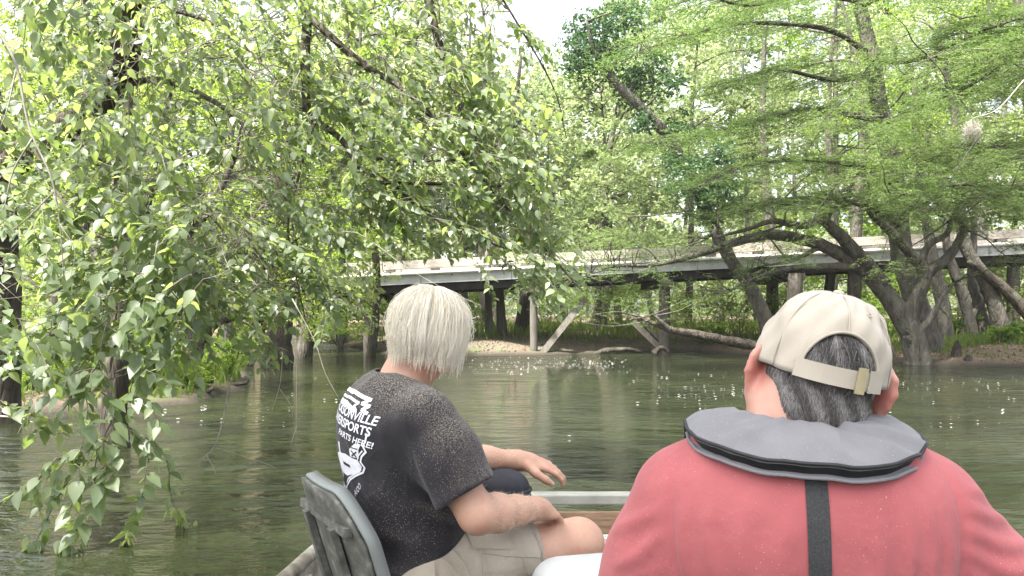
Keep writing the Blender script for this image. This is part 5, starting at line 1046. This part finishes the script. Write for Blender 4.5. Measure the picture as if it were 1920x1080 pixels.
# fine pale hair on the forearms
ah = MB(); bb = BVHTree.FromPolygons([v.co[:] for v in body2.data.vertices], [tuple(p.vertices) for p in body2.data.polygons]); rr_ = []
for (E_, W_) in ((RE, RW), (LE, LWr)):
    ax_ = nrm(W_-E_)
    for k in range(900):
        c_ = E_+(W_-E_)*rng.random(); d = rand_unit(1)[0]; d = nrm(d-ax_*(d@ax_)); h = bb.ray_cast(Vector(c_), Vector(d), .08)
        if h[0] is not None: rr_.append((np.array(h[0]), np.array(h[1]), ax_))
rp = np.array([r[0] for r in rr_]); rn = np.array([r[1] for r in rr_]); ra = np.array([r[2] for r in rr_]); N = len(rp); t = np.linspace(0, 1, 4)[None, :, None]; fl = nrm(ra+rng.normal(0, .5, (N, 3))+rn*.35)
strands(ah, rp[:, None]+fl[:, None]*t*rng.uniform(.006, .014, (N, 1, 1))+rn[:, None]*.0005, .00022, rng.uniform(.1, .6, N)); ah.build('arm_hair', M['hair_white'], p2, tint=True)
# ------------------------------------------------------------------ person in the red shirt, facing away
P1 = V(.440, 1.18, 0); p1 = thing('person', 'person in a red t-shirt, beige cap and grey life vest collar, seen from behind', 'person', tuple(P1), math.radians(-12))
HC1 = V(.026, .012, 1.214); HR1 = rot(3, 3, 10)
B = Field((-.40, -.26, -.06), (.40, .62, 1.42), .005)
head(B, HC1, HR1, 1.0, 1.0)
B.chain([V(0, -.0, 1.08), V(.004, .0, 1.15), HC1+V(-.012, .0, -.078)], [.085, .078, .070], .02); B.ell((-.01, -.04, 1.135), (.065, .035, .03), None, .02)
B.ell((0, 0, .93), (.18, .11, .17), None, .03); B.ell((0, .05, .72), (.19, .16, .18), None, .05); B.ell((0, .03, .56), (.19, .14, .10), None, .04)
for s in (-1, 1):
    B.cone((s*.04, 0, 1.075), (s*.165, 0, 1.0), .05, .05, .03); E = V(s*.26+.02, .06, .76); W = V(s*.17, .27, .66); B.chain([V(s*.165, 0, .99), V(s*.22+.012, .02, .89), E], [.054, .054, .048], .02); B.chain([E, E+(W-E)*.35, W], [.048, .048, .03], .02); hand(B, W, V(-s*.3, .8, -.3), V(s*.3, .2, 1), .35, -s, .1, 1.05)
    h0 = V(s*.10, .03, .535); K_ = V(s*.15, .42, .52); A = V(s*.15, .40, .06); B.chain([h0, (h0+K_)/2, K_], [.105, .092, .07], .03); B.chain([K_, K_+(A-K_)*.35+V(0, -.015, 0), A], [.066, .06, .038], .03); B.chain([A, A+V(0, .06, -.045), A+V(s*.01, .15, -.055)], [.038, .036, .026], .02)
body1, _, _ = field_obj(B, 'body', M['skin_red'], p1, 1, [(HC1+HR1@V(x*.098, -.02, -.014), .035) for x in (-1, 1)])
S = Field((-.42, -.24, .50), (.42, .34, 1.22), .0052)
S.ell((0, -.005, .945), (.222, .145, .20), None, .05); S.ell((0, .045, .74), (.22, .185, .20), None, .06); S.ell((0, .03, .60), (.215, .165, .12), None, .05); S.ell((0, -.04, .985), (.21, .112, .15), None, .07)
for s in (-1, 1):
    S.cone((s*.04, -.005, 1.075), (s*.17, -.0, 1.015), .062, .072, .04); S.chain([V(s*.168, 0, 1.0), V(s*.225+.018, .01, .91), V(s*.27+.03, .03, .81)], [.072, .080, .087], .05)
    e = V(s*.263+.03, .045, .84); d = nrm(V(s*.09, .06, -.22)); X_, Y_, Z_ = S.ax[0][:, None, None], S.ax[1][None, :, None], S.ax[2][None, None, :]; S.v = np.where(X_*s > .2, np.maximum(S.v, (X_-e[0])*d[0]+(Y_-e[1])*d[1]+(Z_-e[2])*d[2]), S.v)
S.cone((0, .0, 1.08), (.0, .04, 1.3), .08, .10, .006, 'cut'); S.plane((0, 0, .535), (0, 0, -1))
for (pts, w, a) in [([(.165, -.05, 1.07), (.182, -.08, 1.02), (.188, -.10, .97), (.185, -.11, .90)], .007, -0.0096), ([(-.165, -.05, 1.07), (-.182, -.08, 1.02), (-.186, -.10, .97), (-.18, -.11, .90)], .007, -0.0080),
                    ([(.19, -.07, 1.03), (.24, -.05, 1.015), (.28, 0, 1.0)], .009, 0.0096), ([(.19, -.08, 1.005), (.25, -.06, .98), (.29, -.02, .965)], .009, 0.0128), ([(.19, -.09, .98), (.245, -.07, .95), (.29, -.03, .935)], .009, 0.0128), ([(.195, -.09, .955), (.24, -.08, .92), (.28, -.05, .90)], .009, 0.0112), ([(.20, -.06, 1.05), (.235, -.03, 1.04)], .008, 0.0064),
                    ([(.13, -.12, 1.05), (.145, -.13, 1.0), (.14, -.14, .92)], .008, 0.0080), ([(.105, -.13, 1.06), (.115, -.14, 1.0), (.105, -.15, .92)], .009, 0.0064), ([(.155, -.11, 1.03), (.168, -.12, .98), (.165, -.13, .90)], .008, 0.0096), ([(.07, -.14, 1.05), (.075, -.15, .98), (.06, -.15, .92)], .012, 0.0048),
                    ([(-.165, -.1, 1.03), (-.172, -.11, .98), (-.165, -.12, .90)], .008, 0.0080), ([(-.195, -.07, 1.01), (-.24, -.05, .98), (-.27, -.01, .95)], .010, 0.0096), ([(-.195, -.08, .98), (-.235, -.07, .94), (-.27, -.04, .91)], .009, 0.0096), ([(-.08, -.14, 1.05), (-.10, -.15, 1.0), (-.09, -.15, .92)], .014, 0.0056), ([(-.13, -.12, 1.04), (-.14, -.13, .99), (-.12, -.14, .92)], .010, 0.0064), ([(-.03, -.15, 1.03), (-.045, -.15, .98), (-.04, -.15, .92)], .014, 0.0048)]: S.fold(pts, w, a)
shirt1, sp1, sq1 = field_obj(S, 'shirt', M['red_shirt'], p1, 1); bv1 = BVHTree.FromPolygons([tuple(v) for v in sp1], [tuple(f) for f in sq1])
H = Field((-.32, -.2, .36), (.32, .44, .66), .007); H.ell((0, .03, .56), (.205, .15, .10), None, .04)
for s in (-1, 1): H.chain([V(s*.10, .03, .54), V(s*.135, .30, .527)], [.115, .102], .03)
H.plane((0, .33, .5), (0, 1, 0)); field_obj(H, 'shorts', M['dark_jeans'], p1, 1)
for s in (-1, 1):
    A = V(s*.15, .40, .06); q = Field(A-V(.12, .14, .12), A+V(.12, .28, .08), .007); q.chain([A+V(0, -.03, -.03), A+V(0, .06, -.045), A+V(s*.01, .17, -.052)], [.05, .048, .04], .03); q.plane(A+V(0, 0, .012), (0, -.2, 1)); q.plane(A+V(0, 0, -.09), (0, 0, -1)); field_obj(q, 'shoe', M['shoe'], p1, 1)

# beige cap with back opening, strap and buckle
cap = link('cap', None, p1); cap['label'] = 'beige cotton cap with an arched opening and strap at the back'
CR = rot(4, 6, 12); CC = HC1+CR@V(.0, -.012, .024)
def capp(a, h, r=0.0):
    """a azimuth from the back (0 = back, + = wearer's right), h 0 rim .. 1 button"""
    ph = h*math.pi/2*.995; rx, ry, rz = .0945+r, .110+r, .098+r; k = np.cos(ph)**.76; z = -.022+(rz+.022)*np.sin(ph)
    return np.stack([rx*k*np.sin(a), -ry*k*np.cos(a), z], -1)
def arch(a): q = np.abs(a)/.60; return np.where(q < 1, .40*np.sqrt(np.clip(1-q**2, 0, 1))**.9, 0.0)
# short grey hair below the cap
hd = Field((-.16, -.18, 1.10), (.18, .18, 1.40), .004); q = lambda x, y, z: HC1+HR1@V(x, y, z)
hd.ell(q(0, -.014, .022), V(.081, .100, .093), HR1, .01); hd.ell(q(0, -.055, -.05), V(.060, .050, .045), HR1, .03); hd.plane(q(0, -.02, -.068), HR1@V(0, .35, -1)); hd.plane(q(0, .028, 0), HR1@V(0, 1, .15))
pp, qq = hd.mesh(2); mb = MB(); mb.add(pp, [qq], .12); hb = BVHTree.FromPolygons([tuple(v) for v in pp], [tuple(f) for f in qq])
roots = []; N = 5200; cc = q(0, -.02, 0.0)
for k in range(5*N):
    d = rand_unit(1)[0]; d[1] = -abs(d[1]); d = HR1@nrm(d*V(1, 1, .8)+V(0, -.1, -.2)); h = hb.ray_cast(Vector(cc), Vector(d))
    if h[0] is not None: roots.append((np.array(h[0]), np.array(h[1])))
keep = []
for r in roots:
    l = CR.T@(r[0]-CC); a = math.atan2(l[0], -l[1]); h = math.asin(max(-1, min(1, (l[2]+.022)/.120)))*2/math.pi; keep.append(h < float(arch(a))-.02 if abs(a) < .58 else h < -.02)
roots = [r for r, k in zip(roots, keep) if k]
rp = np.array([r[0] for r in roots]); rn = np.array([r[1] for r in roots]); N = len(rp); dn = nrm(HR1@V(.15, 0, -1)); lat = rng.normal(0, .2, (N, 3)); fl = nrm(dn+lat-rn*((dn+lat)*rn).sum(1, keepdims=True)); L = rng.uniform(.014, .030, (N, 1, 1)); t = np.linspace(0, 1, 5)[None, :, None]
path = rp[:, None]+fl[:, None]*t*L+rn[:, None]*(.0035*np.sin(t*2.4))+rn[:, None]*.001; strands(mb, path, .0006, np.clip(.42+.3*np.sin(rp[:, 0]*210+rp[:, 2]*90)+rng.normal(0, .25, N), 0, 1)); mb.build('hair', M['hair_grey'], p1, tint=True)

na, nh = 144, 26; A_ = np.linspace(-np.pi, np.pi, na+1)[:-1]; As, Hs = np.meshgrid(A_, np.linspace(0, 1, nh)); h0 = arch(As); Hh = h0+(1-h0)*Hs
seam = np.zeros_like(As)
for k in range(6): seam = seam+np.exp(-(((As-(k*np.pi/3)+np.pi) % (2*np.pi)-np.pi)*np.maximum(np.cos(Hh*1.5), .05)/.018)**2)
wr = .0016*np.sin(As*7+Hh*9)+.0012*np.sin(As*13-Hh*17)+.0018*np.sin(As*4+Hh*14)
outr = np.stack([capp(As, Hh)[..., i] for i in range(3)], -1); nv = nrm(outr*V(1/.099**2, 1/.112**2, 1/.108**2)+V(0, 0, 1e-4)); outr = outr+nv*(wr-.0012*seam)[..., None]*np.minimum(1, 4*(1-Hs))[..., None]; inn = outr-nv*.003
idx = np.arange(na*nh).reshape(nh, na); R1 = np.roll(idx, -1, 1); qf = np.stack([idx[:-1], R1[:-1], R1[1:], idx[1:]], -1).reshape(-1, 4); N0 = na*nh; rim = np.stack([idx[0]+N0, R1[0]+N0, R1[0], idx[0]], 1)
tr = lambda v: v@CR.T+CC
mb = MB(); mb.add(tr(np.vstack([outr.reshape(-1, 3), inn.reshape(-1, 3)])), [qf, qf[:, ::-1]+N0, rim]); co_ = mb.build('crown', M['cap_cloth'], cap)
def ctube(name, pts, r, mat_, par, sides=6): mb = MB(); mb.tube(tr(np.array(pts)), r, sides); return mb.build(name, mat_, par)
aa = np.linspace(-.6, .6, 41); ctube('opening_binding', [capp(a, float(arch(a))+.005, .001) for a in aa], .0022, M['cap_cloth'], cap)
bmx = bmesh.new(); bmesh.ops.create_uvsphere(bmx, u_segments=16, v_segments=8, radius=1.0); mb = MB(); mb.bm(bmx, CC+CR@V(0, 0, .0985), CR@np.diag([.0085, .0085, .005])); mb.build('button', M['cap_cloth'], cap)
for k in range(6):
    a = k*math.pi/3; h_ = float(arch(np.array(a))); ctube('seam', [capp(a, h, .0004) for h in np.linspace(h_+.01, .97, 14)], .0011, M['cap_cloth'], cap, 5)
    for a in ((k+.5)*math.pi/3,):
        c_ = capp(a, .62, .0012); e1 = nrm(capp(a+.02, .62)-capp(a-.02, .62)); e2 = nrm(capp(a, .64)-capp(a, .60)); ctube('eyelet', [c_+.0036*(e1*math.cos(t)+e2*math.sin(t)) for t in np.linspace(0, 2*math.pi, 13)], .0012, M['cap_cloth'], cap, 5)
def band(name, a0, a1, h0_, h1_, r, mat_, par, th=.002):
    mb = MB(); a = np.linspace(a0, a1, 24); o1 = [capp(x, h0_, r) for x in a]; o2 = [capp(x, h1_, r) for x in a]; i1 = [capp(x, h0_, r-th) for x in a]; i2 = [capp(x, h1_, r-th) for x in a]; v = np.stack([o1, o2, i2, i1], 1); idx = np.arange(96).reshape(24, 4)
    mb.add(tr(v.reshape(-1, 3)), [np.stack([idx[:-1], np.roll(idx, -1, 1)[:-1], np.roll(idx, -1, 1)[1:], idx[1:]], -1).reshape(-1, 4)[:, ::-1], idx[:1], idx[-1:, ::-1]]); return mb.build(name, mat_, par, smooth=False)
st = band('strap', -.66, .62, -.012, .125, .0035, M['cap_cloth'], cap); band('strap_loop', .40, .66, -.02, .14, .006, M['cap_cloth'], cap)
bk_ = band('buckle', .20, .34, -.035, .15, .0078, M['brass'], cap, .003)
mb = MB(); g0 = []; ang = np.linspace(-.62, .62, 22)
for r in np.linspace(0, 1, 8): g0.append([capp(math.pi+a, 0.02)*V(1, 1, 1)+V(0, .075*r*math.cos(a)**.8, -.012*r-.03*abs(math.sin(a))**2*r) for a in ang])
g0 = np.array(g0); idx = np.arange(8*22).reshape(8, 22); qf = np.stack([idx[:-1, :-1], idx[:-1, 1:], idx[1:, 1:], idx[1:, :-1]], -1).reshape(-1, 4); mb.add(tr(np.vstack([g0.reshape(-1, 3), g0.reshape(-1, 3)-V(0, 0, .004)])), [qf, qf[:, ::-1]+176]); mb.build('bill', M['cap_cloth'], cap)

# inflatable life vest: collar over the shoulders, webbing down the back
vest = link('life_vest', None, p1); vest['label'] = 'grey inflatable life vest collar with a black strap down the back'
half = [((-.075, .205, .86), (-.155, .215, .84)), ((-.085, .185, 1.0), (-.165, .175, .98)), ((-.095, .11, 1.118), (-.170, .10, 1.10)), ((-.098, .04, 1.150), (-.172, .03, 1.130)), ((-.088, -.035, 1.156), (-.166, -.05, 1.124)), ((-.060, -.075, 1.154), (-.137, -.112, 1.116)), ((-.032, -.090, 1.151), (-.074, -.155, 1.106)), ((0, -.094, 1.150), (0, -.164, 1.103))]
full = half+[((-a[0], a[1], a[2]-.004), (-b[0]*.96, b[1], b[2]-.006)) for a, b in half[-2::-1]]
inn_ = catmull([f[0] for f in full], 97); out_ = catmull([f[1] for f in full], 97); nw = 12; s_ = np.linspace(0, 1, nw)[None, :, None]; top_ = inn_[:, None]*(1-s_)+out_[:, None]*s_; uu = np.linspace(0, 1, 97)[:, None]
puff = .008*np.sin(np.pi*s_[..., 0])+.002*np.sin(uu*50+3*s_[..., 0])*np.sin(np.pi*s_[..., 0])+.0012*np.sin(uu*110-5*s_[..., 0])+.004*np.exp(-((uu-.42+.05*s_[..., 0])/.012)**2)+.006*np.exp(-((uu-.60-.10*s_[..., 0])/.014)**2)-.005*np.exp(-((uu-.57-.10*s_[..., 0])/.012)**2)
tg = nrm(np.gradient(inn_, axis=0)); ac = nrm(out_-inn_); up_ = nrm(np.cross(ac, tg)); up_ = up_*np.sign(up_[:, 2:3]+1e-6); up_[:8] = up_[8]; up_[-8:] = up_[-9]
top_ = top_+up_[:, None]*puff[..., None]; idx = np.arange(97*nw).reshape(97, nw); qf = np.stack([idx[:-1, :-1], idx[1:, :-1], idx[1:, 1:], idx[:-1, 1:]], -1).reshape(-1, 4)
mb = MB(); bot = top_-up_[:, None]*.006; N0 = 97*nw; mb.add(np.vstack([top_.reshape(-1, 3), bot.reshape(-1, 3)]), [qf, qf[:, ::-1]+N0]); mb.build('collar', M['vest_grey'], vest)
eo = top_[:, -1]; und = eo+nrm(eo-inn_)*(-.004)-up_*.020; uw = np.linspace(0, 1, 97); und = und+nrm(out_-inn_)*(.010*np.sin(np.pi*uw))[:, None]
mb = MB(); w3 = np.stack([eo-up_*.002-ac*.004, und-ac*.008], 1); idx = np.arange(194).reshape(97, 2); qf2 = np.stack([idx[:-1, 0], idx[1:, 0], idx[1:, 1], idx[:-1, 1]], -1); mb.add(np.vstack([w3.reshape(-1, 3), (w3-ac[:, None]*.003).reshape(-1, 3)]), [qf2, qf2[:, ::-1]+194]); mb.build('gusset', M['black_trim'], vest)
mb = MB(); lo_ = np.stack([und, inn_-up_*.030], 1); mb.add(lo_.reshape(-1, 3), [qf2]); mb.build('lower_panel', M['vest_grey'], vest)
for nm, ln, r in (('piping', eo, .0028), ('piping', und, .0028)): mb = MB(); mb.tube(ln[::2], r, 6, 97); mb.build(nm, M['black_trim'] if ln is eo else M['vest_grey'], vest)
mb = MB(); sv = []
for z in np.linspace(1.095, .56, 60):
    row = []
    for x in np.linspace(-.0145, .0145, 5):
        h = bv1.ray_cast(Vector((x-.002, -.6, z)), Vector((0, 1, 0))); y = h[0].y if h[0] is not None else -.14; row.append(y)
    y = min(row)-.002; sv.append([V(x-.002+.012*(1.1-z), y, z) for x in np.linspace(-.0145, .0145, 5)])
sv = np.array(sv); sv[:, :, 1] = np.minimum(sv[:, :, 1], np.convolve(np.pad(sv[:, 0, 1], 3, mode='edge'), np.ones(7)/7, 'valid')[:, None]); idx = np.arange(300).reshape(60, 5); q = np.stack([idx[:-1, :-1], idx[:-1, 1:], idx[1:, 1:], idx[1:, :-1]], -1).reshape(-1, 4); q = q[:, ::-1]
mb.add(np.vstack([sv.reshape(-1, 3), sv.reshape(-1, 3)+V(0, .003, 0)]), [q, q[:, ::-1]+300]); mb.build('back_strap', M['webbing'], vest)
# ------------------------------------------------------------------ unseen tree added behind the camera so that its crown shades the boat
sb = V(-10.2, -2.5, gz(-10.2, -2.5)-.2)
Sh = Tree('unseen_shade_tree', 'unseen leafy tree added behind the camera to shade the boat', sb)
Sh.stem([sb, sb+V(.3, .1, 2), sb+V(1.5, .3, 5), sb+V(3.6, .8, 8), sb+V(6, 1.5, 10)], [.5, .4, .33, .26, .12], M['bark_dark'])
Sh.stem([sb+V(1.5, .3, 5), sb+V(3, 2.2, 7), sb+V(5, 4.5, 8.6), sb+V(7, 6.2, 9.2)], [.22, .18, .13, .06], M['bark_dark'], 'limb')
Sh.stem([sb+V(2.5, .5, 6.6), sb+V(5, .6, 7.6), sb+V(7.5, 1, 8.2)], [.18, .13, .06], M['bark_dark'], 'limb')
for k in range(60):
    q = V(rng.uniform(-4.6, -.9), rng.uniform(-3.6, 1.0), rng.uniform(7.2, 9.6)); Sh.clump(q, (.95, .95, .5), 300, .12, r0=.05, flat=.6, tint0=.5)
Sh.done(M['bark_dark'], M['leaf_fg'])

# ------------------------------------------------------------------ humid summer air
hz_ = MB(); hz_.box((0, 60, 19), (420, 320, 41)); m, nt = nodes('humid_air'); vol = nd(nt, 'VolumePrincipled', Color=(.95, .97, 1.0, 1), Density=.0004, Anisotropy=.2); mo = nt.nodes.new('ShaderNodeOutputMaterial'); nt.links.new(vol.outputs[0], mo.inputs['Volume'])
ho = hz_.build('haze', m, smooth=False); ho['kind'] = 'stuff'; tag(ho, 'thin pale summer haze filling the river corridor', 'haze')
